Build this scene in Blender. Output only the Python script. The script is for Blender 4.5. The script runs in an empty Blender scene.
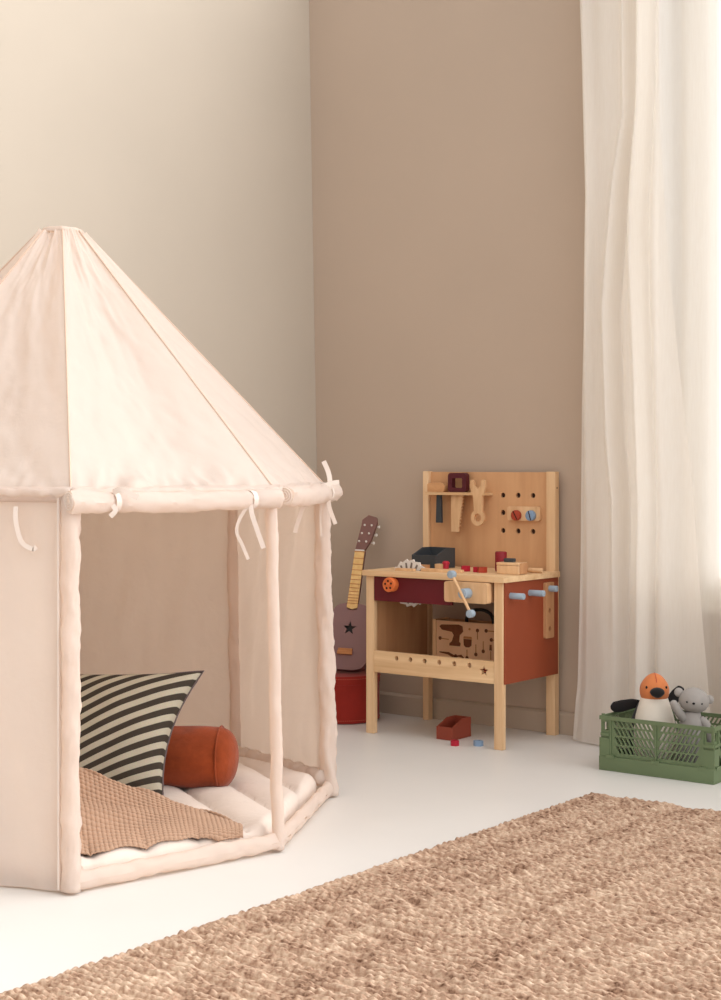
import bpy, bmesh, math, random
from mathutils import Vector, Matrix, noise
random.seed(7)
SC = bpy.context.scene
COL = SC.collection
PI = math.pi

# ------------------------------------------------------------------ helpers
def lin(c):
    c = c / 255.0
    return c / 12.92 if c <= 0.04045 else ((c + 0.055) / 1.055) ** 2.4
def rgb(r, g, b):
    return (lin(r), lin(g), lin(b), 1.0)
def nz(x, y=0.0, z=0.0):
    return noise.noise(Vector((x, y, z)))
def lerp(a, b, t):
    return a + (b - a) * t
def sm(a, b, x):
    t = min(1, max(0, (x - a) / (b - a)))
    return t * t * (3 - 2 * t)
def interp(tab, x):
    if x <= tab[0][0]: return tab[0][1]
    for (a, va), (b, vb) in zip(tab, tab[1:]):
        if x <= b: return lerp(va, vb, (x - a) / (b - a))
    return tab[-1][1]

def obj(name, bm, mats, parent=None, origin=None, smooth=True, solid=0, sub=0, autosmooth=35):
    """link a bmesh given in room coordinates as ONE mesh object"""
    if parent is not None:
        o0 = Vector(parent['_o']) if '_o' in parent else Vector((0, 0, 0))
    else:
        o0 = Vector(origin) if origin is not None else Vector((0, 0, 0))
    bmesh.ops.translate(bm, verts=bm.verts, vec=-o0)
    bmesh.ops.recalc_face_normals(bm, faces=bm.faces)
    me = bpy.data.meshes.new(name)
    bm.to_mesh(me); bm.free()
    if not isinstance(mats, (list, tuple)): mats = [mats]
    for m in mats: me.materials.append(m)
    if smooth:
        me.polygons.foreach_set('use_smooth', [True] * len(me.polygons))
        if autosmooth: me.set_sharp_from_angle(angle=math.radians(autosmooth))
    o = bpy.data.objects.new(name, me)
    COL.objects.link(o)
    o['_o'] = list(o0)
    if parent is not None: o.parent = parent
    else: o.location = o0
    if solid:
        m = o.modifiers.new('solid', 'SOLIDIFY'); m.thickness = solid; m.offset = 0
    if sub:
        m = o.modifiers.new('sub', 'SUBSURF'); m.levels = sub; m.render_levels = sub
    return o
def tag(o, label, cat, group=None):
    o['label'] = label; o['category'] = cat
    if group: o['group'] = group
    return o
def thing(name, label, cat, loc, group=None):
    o = bpy.data.objects.new(name, None); COL.objects.link(o)
    o.empty_display_size = 0.05
    o.location = loc; o['_o'] = list(loc)
    return tag(o, label, cat, group)
def lthing(name, label, cat, loc, rot=(0, 0, 0), group=None):
    """thing whose parts are built in local coordinates"""
    o = bpy.data.objects.new(name, None); COL.objects.link(o)
    o.location = loc; o.rotation_euler = rot; o['_o'] = [0, 0, 0]
    o.empty_display_size = 0.05
    return tag(o, label, cat, group)
def structure(o):
    o['kind'] = 'structure'; return o
def dup(root, loc, rotz=0.0, label=None):
    r = root.copy(); COL.objects.link(r); r.location = loc; r.rotation_euler = (0, 0, rotz)
    if label: r['label'] = label
    for ch in list(root.children):
        c = ch.copy(); COL.objects.link(c); c.parent = r
    return r

def box(bm, x0, x1, y0, y1, z0, z1, bev=0.0, seg=2, mi=0):
    r = bmesh.ops.create_cube(bm, size=1.0)
    vs = r['verts']
    for v in vs:
        v.co = Vector((lerp(x0, x1, v.co.x + .5), lerp(y0, y1, v.co.y + .5), lerp(z0, z1, v.co.z + .5)))
    fs = set(f for v in vs for f in v.link_faces)
    for f in fs: f.material_index = mi
    if bev:
        es = list(set(e for v in vs for e in v.link_edges))
        bmesh.ops.bevel(bm, geom=es, offset=bev, segments=seg, affect='EDGES', profile=0.6)
    return vs
def frame_of(d, up=None):
    d = Vector(d).normalized()
    up = Vector(up) if up is not None else (Vector((0, 0, 1)) if abs(d.z) < .9 else Vector((1, 0, 0)))
    a = d.cross(up).normalized(); b = d.cross(a).normalized()
    return a, b
def tube(bm, pts, r, seg=12, closed=False, caps=True, rfun=None, up=None, mi=0):
    pts = [Vector(p) for p in pts]; n = len(pts); rings = []
    pa = None
    for i, p in enumerate(pts):
        if closed: d = pts[(i + 1) % n] - pts[i - 1]
        else: d = pts[min(i + 1, n - 1)] - pts[max(i - 1, 0)]
        d.normalize()
        if pa is None: a, b = frame_of(d, up)
        else:
            a = (pa - d * pa.dot(d)).normalized(); b = d.cross(a).normalized()
        pa = a
        rr = r[i] if isinstance(r, (list, tuple)) else r
        ring = []
        for k in range(seg):
            t = 2 * PI * k / seg
            q = rr if rfun is None else rfun(i, k, rr)
            ring.append(bm.verts.new(p + (a * math.cos(t) + b * math.sin(t)) * q))
        rings.append(ring)
    m = n if closed else n - 1
    for i in range(m):
        r0, r1 = rings[i], rings[(i + 1) % n]
        for k in range(seg):
            f = bm.faces.new((r0[k], r0[(k + 1) % seg], r1[(k + 1) % seg], r1[k])); f.material_index = mi
    if caps and not closed:
        f = bm.faces.new(rings[0][::-1]); f.material_index = mi
        f = bm.faces.new(rings[-1]); f.material_index = mi
    return rings
def cyl(bm, p0, p1, r0, r1=None, seg=24, bev=0.0, mi=0):
    p0, p1 = Vector(p0), Vector(p1); r1 = r0 if r1 is None else r1
    d = (p1 - p0); L = d.length; d = d / L
    if bev:
        pts = [p0, p0 + d * bev * .3, p0 + d * bev, p1 - d * bev, p1 - d * bev * .3, p1]
        rs = [r0 - bev, r0 - bev * .3, r0, r1, r1 - bev * .3, r1 - bev]
    else:
        pts = [p0, p1]; rs = [r0, r1]
    a, b = frame_of(d); rings = []
    for p, r in zip(pts, rs):
        rings.append([bm.verts.new(p + (a * math.cos(2 * PI * k / seg) + b * math.sin(2 * PI * k / seg)) * r) for k in range(seg)])
    for q0, q1 in zip(rings, rings[1:]):
        for k in range(seg):
            f = bm.faces.new((q0[k], q0[(k + 1) % seg], q1[(k + 1) % seg], q1[k])); f.material_index = mi
    f = bm.faces.new(rings[0][::-1]); f.material_index = mi
    f = bm.faces.new(rings[-1]); f.material_index = mi
def lathe(bm, prof, c, ax=(0, 0, 1), seg=32, mi=0):
    c = Vector(c); ax = Vector(ax).normalized(); a, b = frame_of(ax)
    rings = []
    for r, h in prof:
        if r < 1e-6: rings.append([bm.verts.new(c + ax * h)])
        else: rings.append([bm.verts.new(c + ax * h + (a * math.cos(2 * PI * k / seg) + b * math.sin(2 * PI * k / seg)) * r) for k in range(seg)])
    for q0, q1 in zip(rings, rings[1:]):
        for k in range(seg):
            k2 = (k + 1) % seg
            if len(q0) == 1: vs = (q0[0], q1[k2], q1[k])
            elif len(q1) == 1: vs = (q0[k], q0[k2], q1[0])
            else: vs = (q0[k], q0[k2], q1[k2], q1[k])
            f = bm.faces.new(vs); f.material_index = mi
def ellipsoid(bm, c, r, rot=None, seg=32, rings=20, mi=0, fn=None):
    R = rot if rot is not None else Matrix.Identity(3)
    rr = bmesh.ops.create_uvsphere(bm, u_segments=seg, v_segments=rings, radius=1.0)
    for v in rr['verts']:
        p = v.co.copy()
        if fn: p = fn(p)
        v.co = Vector(c) + R @ Vector((p.x * r[0], p.y * r[1], p.z * r[2]))
        for f in v.link_faces: f.material_index = mi
def circle(cx, cy, r, n=20, ry=None):
    ry = r if ry is None else ry
    return [(cx + r * math.cos(2 * PI * k / n), cy + ry * math.sin(2 * PI * k / n)) for k in range(n)]
def star(cx, cy, R, r=None, rot=PI / 2):
    r = R * .42 if r is None else r
    return [(cx + (R if k % 2 == 0 else r) * math.cos(rot + PI * k / 5), cy + (R if k % 2 == 0 else r) * math.sin(rot + PI * k / 5)) for k in range(10)]
def rrect(x0, x1, y0, y1, r, n=5):
    out = []
    for cx, cy, a0 in ((x1 - r, y1 - r, 0), (x0 + r, y1 - r, PI / 2), (x0 + r, y0 + r, PI), (x1 - r, y0 + r, 1.5 * PI)):
        for k in range(n + 1):
            a = a0 + PI / 2 * k / n
            out.append((cx + r * math.cos(a), cy + r * math.sin(a)))
    return out
def plate(bm, outer, holes, O, ux, uy, th, mi=0):
    """flat board: outline (with holes) in the plane O,ux,uy; thickness th along -(ux x uy)"""
    O, ux, uy = Vector(O), Vector(ux), Vector(uy); n = ux.cross(uy).normalized()
    t = bmesh.new(); loops = []
    for lp in [outer] + list(holes):
        vs = [t.verts.new((x, y, 0)) for x, y in lp]; loops.append(vs)
        for i in range(len(vs)): t.edges.new((vs[i], vs[(i + 1) % len(vs)]))
    bmesh.ops.triangle_fill(t, use_beauty=True, use_dissolve=False, edges=t.edges[:], normal=(0, 0, 1))
    t.verts.index_update()
    allv = list(t.verts)
    P = lambda v, d: O + ux * v.co.x + uy * v.co.y - n * d
    top = {v: bm.verts.new(P(v, 0)) for v in allv}
    bot = {v: bm.verts.new(P(v, th)) for v in allv}
    for f in t.faces:
        g = bm.faces.new([top[v] for v in f.verts]); g.material_index = mi
        g = bm.faces.new([bot[v] for v in reversed(f.verts)]); g.material_index = mi
    for vs in loops:
        for i in range(len(vs)):
            a, b = vs[i], vs[(i + 1) % len(vs)]
            g = bm.faces.new((top[a], top[b], bot[b], bot[a])); g.material_index = mi
    t.free()
def grid(bm, fn, nu, nv, mi=0, closeu=False):
    V = [[bm.verts.new(fn(i / nu, j / nv)) for j in range(nv + 1)] for i in range(nu if closeu else nu + 1)]
    for i in range(nu):
        i2 = (i + 1) % nu if closeu else i + 1
        for j in range(nv):
            f = bm.faces.new((V[i][j], V[i2][j], V[i2][j + 1], V[i][j + 1])); f.material_index = mi
    return V
def ribbon(bm, pts, w, side, th=0.0012):
    """flat strip along pts, width w in direction side"""
    pts = [Vector(p) for p in pts]; side = Vector(side).normalized(); rings = []
    for i, p in enumerate(pts):
        d = (pts[min(i + 1, len(pts) - 1)] - pts[max(i - 1, 0)]).normalized()
        s = (side - d * side.dot(d)).normalized()
        n = d.cross(s).normalized()
        rings.append([bm.verts.new(p + s * w / 2 * a + n * th / 2 * b) for a, b in ((-1, -1), (1, -1), (1, 1), (-1, 1))])
    for a, b in zip(rings, rings[1:]):
        for k in range(4): bm.faces.new((a[k], a[(k + 1) % 4], b[(k + 1) % 4], b[k]))
    bm.faces.new(rings[0][::-1]); bm.faces.new(rings[-1])
def smooth_path(pts, n=6):
    pts = [Vector(p) for p in pts]; out = []
    for i in range(len(pts) - 1):
        p0 = pts[max(i - 1, 0)]; p1 = pts[i]; p2 = pts[i + 1]; p3 = pts[min(i + 2, len(pts) - 1)]
        for k in range(n):
            t = k / n
            out.append(.5 * ((2 * p1) + (p2 - p0) * t + (2 * p0 - 5 * p1 + 4 * p2 - p3) * t * t + (3 * p1 - p0 - 3 * p2 + p3) * t ** 3))
    out.append(pts[-1]); return out

# ------------------------------------------------------------------ materials
def newmat(name):
    m = bpy.data.materials.new(name); m.use_nodes = True
    nt = m.node_tree; b = nt.nodes['Principled BSDF']
    return m, nt, b
def N(nt, t, **kw):
    n = nt.nodes.new(t)
    for k, v in kw.items():
        if k in n.inputs: n.inputs[k].default_value = v
        else: setattr(n, k, v)
    return n
def coords(nt, scale=(1, 1, 1), rot=(0, 0, 0)):
    tc = N(nt, 'ShaderNodeTexCoord'); mp = N(nt, 'ShaderNodeMapping')
    mp.inputs['Scale'].default_value = scale; mp.inputs['Rotation'].default_value = rot
    nt.links.new(tc.outputs['Object'], mp.inputs['Vector']); return mp.outputs['Vector']
def bump(nt, b, h, strength=.3, dist=.002):
    n = N(nt, 'ShaderNodeBump'); n.inputs['Strength'].default_value = strength; n.inputs['Distance'].default_value = dist
    nt.links.new(h, n.inputs['Height']); nt.links.new(n.outputs['Normal'], b.inputs['Normal']); return n
def ramp(nt, fac, stops):
    r = N(nt, 'ShaderNodeValToRGB'); e = r.color_ramp.elements
    while len(e) < len(stops): e.new(.5)
    for el, (p, c) in zip(e, stops): el.position = p; el.color = c
    nt.links.new(fac, r.inputs['Fac']); return r.outputs['Color']
def paint(name, c, rough=.55, var=.05, scale=6, bmp=.0, spec=.35):
    m, nt, b = newmat(name)
    no = N(nt, 'ShaderNodeTexNoise', Scale=scale, Detail=5.0)
    nt.links.new(coords(nt), no.inputs['Vector'])
    lo = tuple(x * (1 - var) for x in c[:3]) + (1,); hi = tuple(min(1, x * (1 + var)) for x in c[:3]) + (1,)
    nt.links.new(ramp(nt, no.outputs['Fac'], [(.3, lo), (.7, hi)]), b.inputs['Base Color'])
    b.inputs['Roughness'].default_value = rough
    b.inputs['Specular IOR Level'].default_value = spec
    if bmp:
        n2 = N(nt, 'ShaderNodeTexNoise', Scale=scale * 20, Detail=3.0)
        nt.links.new(coords(nt), n2.inputs['Vector']); bump(nt, b, n2.outputs['Fac'], bmp, .002)
    return m
def wood(name, c1, c2, scale=(60, 60, 3), rough=.5):
    m, nt, b = newmat(name)
    v = coords(nt, scale)
    no = N(nt, 'ShaderNodeTexNoise', Scale=1.0, Detail=6.0, Roughness=.6, Distortion=.4)
    nt.links.new(v, no.inputs['Vector'])
    n2 = N(nt, 'ShaderNodeTexNoise', Scale=.25, Detail=2.0)
    nt.links.new(v, n2.inputs['Vector'])
    mx = N(nt, 'ShaderNodeMath', operation='MULTIPLY_ADD'); mx.inputs[1].default_value = .55
    nt.links.new(n2.outputs['Fac'], mx.inputs[0])
    m3 = N(nt, 'ShaderNodeMath', operation='MULTIPLY'); m3.inputs[1].default_value = .45
    nt.links.new(no.outputs['Fac'], m3.inputs[0]); nt.links.new(m3.outputs[0], mx.inputs[2])
    nt.links.new(ramp(nt, mx.outputs[0], [(.36, c1), (.64, c2)]), b.inputs['Base Color'])
    b.inputs['Roughness'].default_value = rough; b.inputs['Specular IOR Level'].default_value = .3
    bump(nt, b, no.outputs['Fac'], .08, .001)
    return m
def fabric(name, c, transl=.3, weave=900, wr=.35, var=.06, rough=.9, wscale=9):
    m, nt, b = newmat(name)
    v = coords(nt)
    no = N(nt, 'ShaderNodeTexNoise', Scale=wscale, Detail=6.0, Roughness=.6)
    nt.links.new(v, no.inputs['Vector'])
    lo = tuple(x * (1 - var) for x in c[:3]) + (1,); hi = tuple(min(1, x * (1 + var)) for x in c[:3]) + (1,)
    col = ramp(nt, no.outputs['Fac'], [(.3, lo), (.7, hi)])
    nt.links.new(col, b.inputs['Base Color']); b.inputs['Roughness'].default_value = rough
    b.inputs['Specular IOR Level'].default_value = .1
    b.inputs['Sheen Weight'].default_value = .15
    n2 = N(nt, 'ShaderNodeTexNoise', Scale=weave, Detail=1.0)
    nt.links.new(v, n2.inputs['Vector'])
    n3 = N(nt, 'ShaderNodeTexNoise', Scale=wscale * 1.4, Detail=4.0, Distortion=.25)
    nt.links.new(v, n3.inputs['Vector'])
    b1 = bump(nt, b, n3.outputs['Fac'], wr, .012)
    b2 = N(nt, 'ShaderNodeBump'); b2.inputs['Strength'].default_value = .25; b2.inputs['Distance'].default_value = .001
    nt.links.new(n2.outputs['Fac'], b2.inputs['Height']); nt.links.new(b1.outputs['Normal'], b2.inputs['Normal'])
    nt.links.new(b2.outputs['Normal'], b.inputs['Normal'])
    if transl:
        tr = N(nt, 'ShaderNodeBsdfTranslucent'); tr.inputs['Color'].default_value = tuple(x * y for x, y in zip(c[:3], (1.05, .925, .82))) + (1,)
        mx = N(nt, 'ShaderNodeMixShader'); mx.inputs[0].default_value = transl
        out = nt.nodes['Material Output']
        nt.links.new(b.outputs[0], mx.inputs[1]); nt.links.new(tr.outputs[0], mx.inputs[2])
        nt.links.new(mx.outputs[0], out.inputs['Surface'])
    return m

M = {}
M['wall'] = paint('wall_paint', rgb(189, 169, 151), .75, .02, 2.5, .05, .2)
M['wall_l'] = paint('left_wall_tone', rgb(190, 178, 163), .75, .02, 2.5, .05, .2)  # left wall toned paler and greyer than the back wall
M['base'] = paint('baseboard_paint', rgb(184, 166, 148), .5, .02, 3, 0, .3)
M['floor'] = paint('white_floor_paint', rgb(219, 215, 210), .42, .02, 3, .02, .35)
M['white'] = paint('white_gloss', rgb(236, 232, 224), .35, .02)
M['tent'] = fabric('tent_canvas', rgb(236, 227, 219), .52, 700, .42, .025, .9, 13)
M['tie'] = fabric('tie_tape', rgb(234, 220, 209), .15, 900, .05, .03)
M['seam_shade'] = fabric('seam_piping', rgb(206, 178, 158), 0, 900, .05, .05)  # roof seams darker than the canvas, their shading put into the colour
M['mat'] = fabric('mat_cotton', rgb(220, 205, 194), 0, 800, .3, .03, .9, 12)
M['bolster'] = fabric('rust_velvet', rgb(140, 62, 30), 0, 900, .40, .26, .8, 14)  # strong tone variation stands in for the velvet's sheen
M['blanket'] = fabric('waffle_cotton', rgb(172, 140, 117), 0, 600, .0, .06)
M['pine'] = wood('pine_upright', rgb(212, 170, 126), rgb(242, 208, 166), (55, 55, 3))
M['pine_x'] = wood('pine_across', rgb(212, 170, 124), rgb(242, 208, 164), (3, 55, 55))
M['ply'] = wood('backboard_ply', rgb(188, 138, 96), rgb(214, 166, 122), (22, 22, 2.2))
M['ply_side'] = wood('side_ply', rgb(182, 130, 90), rgb(208, 158, 114), (30, 30, 3))
M['beech'] = wood('beech_toy', rgb(210, 166, 122), rgb(236, 198, 154), (60, 60, 12))
M['rust'] = paint('rust_lacquer', rgb(146, 68, 40), .5, .04, 8)
M['brick'] = paint('brick_lacquer', rgb(146, 66, 48), .5, .05, 10)
M['maroon'] = paint('maroon_lacquer', rgb(102, 26, 34), .5, .05, 10)
M['plum'] = paint('plum_lacquer', rgb(84, 26, 36), .5, .06, 12)
M['crimson'] = paint('crimson_lacquer', rgb(176, 30, 52), .45, .06, 20)
M['crimsond'] = paint('dark_crimson_lacquer', rgb(140, 30, 40), .5, .06, 20)
M['orange'] = paint('orange_lacquer', rgb(222, 116, 62), .45, .05, 20)
M['redscrew'] = paint('red_screw', rgb(172, 66, 44), .45, .05, 20)
M['bluegrey'] = paint('blue_grey_lacquer', rgb(132, 156, 184), .45, .05, 20)
M['paleblue'] = paint('pale_blue_lacquer', rgb(158, 174, 188), .45, .04, 20)
M['slate'] = paint('slate_lacquer', rgb(62, 66, 70), .55, .05, 12)
M['black'] = paint('black_strap', rgb(34, 30, 28), .6, .1, 20)
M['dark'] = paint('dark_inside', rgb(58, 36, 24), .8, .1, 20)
M['card'] = wood('printed_board', rgb(216, 172, 134), rgb(232, 190, 152), (20, 20, 4))
M['print'] = paint('brown_engraving', rgb(112, 64, 34), .7, .15, 90)
M['print_l'] = paint('light_engraving', rgb(176, 120, 74), .7, .15, 90)
M['blade'] = paint('silver_paint', rgb(228, 222, 216), .4, .06, 30, 0, .5)
M['bladeg'] = paint('grey_paint', rgb(120, 108, 100), .4, .06, 30, 0, .5)
M['uke'] = paint('mauve_lacquer', rgb(138, 104, 102), .5, .05, 8, .02)
M['uke_head'] = paint('mauve_headstock', rgb(122, 84, 76), .5, .08, 20)
M['bone'] = paint('bone_white', rgb(226, 218, 208), .35, .04, 20)
M['fret'] = wood('fretboard_maple', rgb(216, 172, 106), rgb(238, 200, 136), (60, 60, 6))
M['bridge'] = wood('bridge_wood', rgb(176, 112, 64), rgb(206, 144, 92), (10, 60, 60))
M['drum'] = fabric('red_leather', rgb(150, 42, 32), 0, 300, .12, .10, .5, 16)
M['stitch'] = paint('stitch_thread', rgb(196, 96, 76), .8, .05)
M['crate'] = paint('green_plastic', rgb(102, 118, 84), .42, .03, 10, 0, .45)
M['p_orange'] = fabric('orange_knit', rgb(206, 124, 76), 0, 500, .15, .08)
M['p_black'] = fabric('black_knit', rgb(34, 31, 31), 0, 500, .15, .10)
M['p_white'] = fabric('white_knit', rgb(232, 222, 208), 0, 500, .15, .05)
M['p_grey'] = fabric('grey_knit', rgb(156, 150, 145), 0, 420, .25, .10)
M['p_dgrey'] = fabric('dark_grey_thread', rgb(96, 82, 80), 0, 500, .1, .05)

# pillow stripes: printed bands following the cushion's own surface coordinates
def stripes():
    m, nt, b = newmat('striped_linen')
    uvn = N(nt, 'ShaderNodeUVMap'); uvn.uv_map = 'UVMap'
    sx = N(nt, 'ShaderNodeSeparateXYZ'); nt.links.new(uvn.outputs['UV'], sx.inputs[0])
    fr = N(nt, 'ShaderNodeMath', operation='FRACT'); nt.links.new(sx.outputs['X'], fr.inputs[0])
    c = ramp(nt, fr.outputs[0], [(0.0, rgb(62, 54, 46)), (.49, rgb(62, 54, 46)), (.53, rgb(172, 163, 143)), (.97, rgb(172, 163, 143))])
    no = N(nt, 'ShaderNodeTexNoise', Scale=380.0, Detail=2.0); nt.links.new(coords(nt), no.inputs['Vector'])
    mx = N(nt, 'ShaderNodeMix'); mx.data_type = 'RGBA'; mx.blend_type = 'MULTIPLY'; mx.inputs['Factor'].default_value = .35
    nt.links.new(c, mx.inputs['A']); nt.links.new(no.outputs['Color'], mx.inputs['B'])
    hs = N(nt, 'ShaderNodeHueSaturation'); hs.inputs['Saturation'].default_value = .9; hs.inputs['Value'].default_value = 1.15
    nt.links.new(mx.outputs['Result'], hs.inputs['Color'])
    nt.links.new(hs.outputs[0], b.inputs['Base Color']); b.inputs['Roughness'].default_value = .9
    b.inputs['Specular IOR Level'].default_value = .1
    n3 = N(nt, 'ShaderNodeTexNoise', Scale=14.0, Detail=3.0, Distortion=.6); nt.links.new(coords(nt), n3.inputs['Vector'])
    bump(nt, b, n3.outputs['Fac'], .35, .01)
    return m
M['stripe'] = stripes()
def jute():
    m, nt, b = newmat('jute_weave')
    v = coords(nt, (14, 2.2, 1)); no = N(nt, 'ShaderNodeTexNoise', Scale=3.0, Detail=5.0, Roughness=.7)
    nt.links.new(coords(nt, (9, 40, 1)), no.inputs['Vector'])
    n2 = N(nt, 'ShaderNodeTexNoise', Scale=120.0, Detail=3.0); nt.links.new(coords(nt), n2.inputs['Vector'])
    n3 = N(nt, 'ShaderNodeTexNoise', Scale=1.0, Detail=4.0); nt.links.new(coords(nt, (16, 1.2, 1)), n3.inputs['Vector'])
    a = N(nt, 'ShaderNodeMath', operation='MULTIPLY_ADD'); a.inputs[1].default_value = .37
    nt.links.new(no.outputs['Fac'], a.inputs[0])
    a2 = N(nt, 'ShaderNodeMath', operation='MULTIPLY_ADD'); a2.inputs[1].default_value = .38
    nt.links.new(n2.outputs['Fac'], a2.inputs[0])
    a3 = N(nt, 'ShaderNodeMath', operation='MULTIPLY'); a3.inputs[1].default_value = .25
    nt.links.new(n3.outputs['Fac'], a3.inputs[0])
    nt.links.new(a3.outputs[0], a2.inputs[2]); nt.links.new(a2.outputs[0], a.inputs[2])
    c = ramp(nt, a.outputs[0], [(.36, rgb(92, 64, 48)), (.46, rgb(170, 138, 116)), (.62, rgb(216, 191, 167))])
    nt.links.new(c, b.inputs['Base Color']); b.inputs['Roughness'].default_value = .95
    b.inputs['Specular IOR Level'].default_value = .05
    bump(nt, b, n2.outputs['Fac'], .5, .004)
    return m
M['jute'] = jute()
def sheer():
    m, nt, b = newmat('sheer_voile')
    nt.nodes.remove(b); out = nt.nodes['Material Output']
    wv = N(nt, 'ShaderNodeTexNoise', Scale=30.0, Detail=4.0); nt.links.new(coords(nt, (8, 8, .6)), wv.inputs['Vector'])
    col = ramp(nt, wv.outputs['Fac'], [(.3, rgb(249, 243, 235)), (.7, rgb(252, 247, 240))])
    d = N(nt, 'ShaderNodeBsdfDiffuse'); t = N(nt, 'ShaderNodeBsdfTranslucent'); tp = N(nt, 'ShaderNodeBsdfTransparent')
    nt.links.new(col, d.inputs['Color']); nt.links.new(col, t.inputs['Color'])
    m1 = N(nt, 'ShaderNodeMixShader'); m1.inputs[0].default_value = .47
    nt.links.new(d.outputs[0], m1.inputs[1]); nt.links.new(t.outputs[0], m1.inputs[2])
    m2 = N(nt, 'ShaderNodeMixShader'); m2.inputs[0].default_value = .18
    nt.links.new(m1.outputs[0], m2.inputs[1]); nt.links.new(tp.outputs[0], m2.inputs[2])
    nt.links.new(m2.outputs[0], out.inputs['Surface'])
    return m
M['sheer'] = sheer()
def glass():
    m, nt, b = newmat('window_glass')
    nt.nodes.remove(b); out = nt.nodes['Material Output']
    tp = N(nt, 'ShaderNodeBsdfTransparent'); g = N(nt, 'ShaderNodeBsdfGlossy'); g.inputs['Roughness'].default_value = .02
    f = N(nt, 'ShaderNodeFresnel'); f.inputs['IOR'].default_value = 1.45
    mx = N(nt, 'ShaderNodeMixShader')
    nt.links.new(f.outputs[0], mx.inputs[0]); nt.links.new(tp.outputs[0], mx.inputs[1]); nt.links.new(g.outputs[0], mx.inputs[2])
    nt.links.new(mx.outputs[0], out.inputs['Surface']); return m
M['glass'] = glass()

# ------------------------------------------------------------------ the room (X along the back wall, Y towards it)
WV = 4.285                                # back wall face
bm = bmesh.new(); box(bm, -3.8, 1.6, -1.2, 4.45, -.06, 0)
structure(obj('floor', bm, M['floor'], smooth=False))
bm = bmesh.new()
plate(bm, [(-3.8, 0), (.0, 0), (.0, 2.8), (-3.8, 2.8)], [[(-2.25, .44), (-.20, .44), (-.20, 2.62), (-2.25, 2.62)]], (0, WV, 0), (1, 0, 0), (0, 0, 1), .14)
for v in bm.verts: pass
structure(obj('wall_back', bm, M['wall'], smooth=False))
bm = bmesh.new()                          # the left wall leans a little out of plumb
vs = box(bm, -.12, 0, -1.2, WV - .0005, 0.0005, 2.8)
for v in vs: v.co.x += -3.477 - .0215 * v.co.z
structure(obj('wall_left', bm, M['wall_l'], smooth=False))
bm = bmesh.new()
bx = [(0, 0), (.016, 0), (.016, .062), (.010, .068), (0, .070)]
def baseboard(bm, P):
    a = [bm.verts.new(P(d, h, 0)) for d, h in bx]; b = [bm.verts.new(P(d, h, 1)) for d, h in bx]
    for i in range(5): bm.faces.new((a[i], a[(i + 1) % 5], b[(i + 1) % 5], b[i]))
    bm.faces.new(a); bm.faces.new(b[::-1])
baseboard(bm, lambda d, h, t: Vector((lerp(-3.475, 0, t), WV - .0005 - d, h + .0005)))
structure(obj('baseboard_back', bm, M['base'], smooth=False))
bm = bmesh.new()
baseboard(bm, lambda d, h, t: Vector((-3.4765 - .0215 * h + d, lerp(-1.2, WV - .018, t), h + .0005)))
structure(obj('baseboard_left', bm, M['base'], smooth=False))

# window in the back wall, behind the curtain
w = bpy.data.objects.new('window_1', None); COL.objects.link(w); w.location = (-1.45, WV, .44); w['_o'] = [-1.45, WV, .44]; structure(w)
def sash(bm, x0, x1, z0, z1, y0, y1, t):
    box(bm, x0, x0 + t, y0, y1, z0, z1, .004); box(bm, x1 - t, x1, y0, y1, z0, z1, .004)
    box(bm, x0 + t, x1 - t, y0, y1, z0, z0 + t, .004); box(bm, x0 + t, x1 - t, y0, y1, z1 - t, z1, .004)
bm = bmesh.new(); sash(bm, -2.249, -.201, .441, 2.619, WV + .01, WV + .09, .035); box(bm, -2.075, -2.02, WV + .012, WV + .088, .47, 2.6, .004)
structure(obj('window_frame', bm, M['white'], w, smooth=False))
bm = bmesh.new(); sash(bm, -2.213, -2.077, .477, 2.583, WV + .02, WV + .06, .022); sash(bm, -2.019, -.237, .477, 2.583, WV + .02, WV + .06, .035)
structure(obj('window_sash', bm, M['white'], w, smooth=False))
for a, b in ((-2.19, -2.10), (-1.983, -.273)):
    bm = bmesh.new(); box(bm, a, b, WV + .038, WV + .042, .50, 2.56)
    structure(obj('window_pane', bm, M['glass'], w, smooth=False))
bm = bmesh.new(); box(bm, -2.29, -.16, WV - .035, WV - .0005, .412, .4395, .006)
structure(obj('window_sill', bm, M['white'], w, smooth=False))

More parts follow.
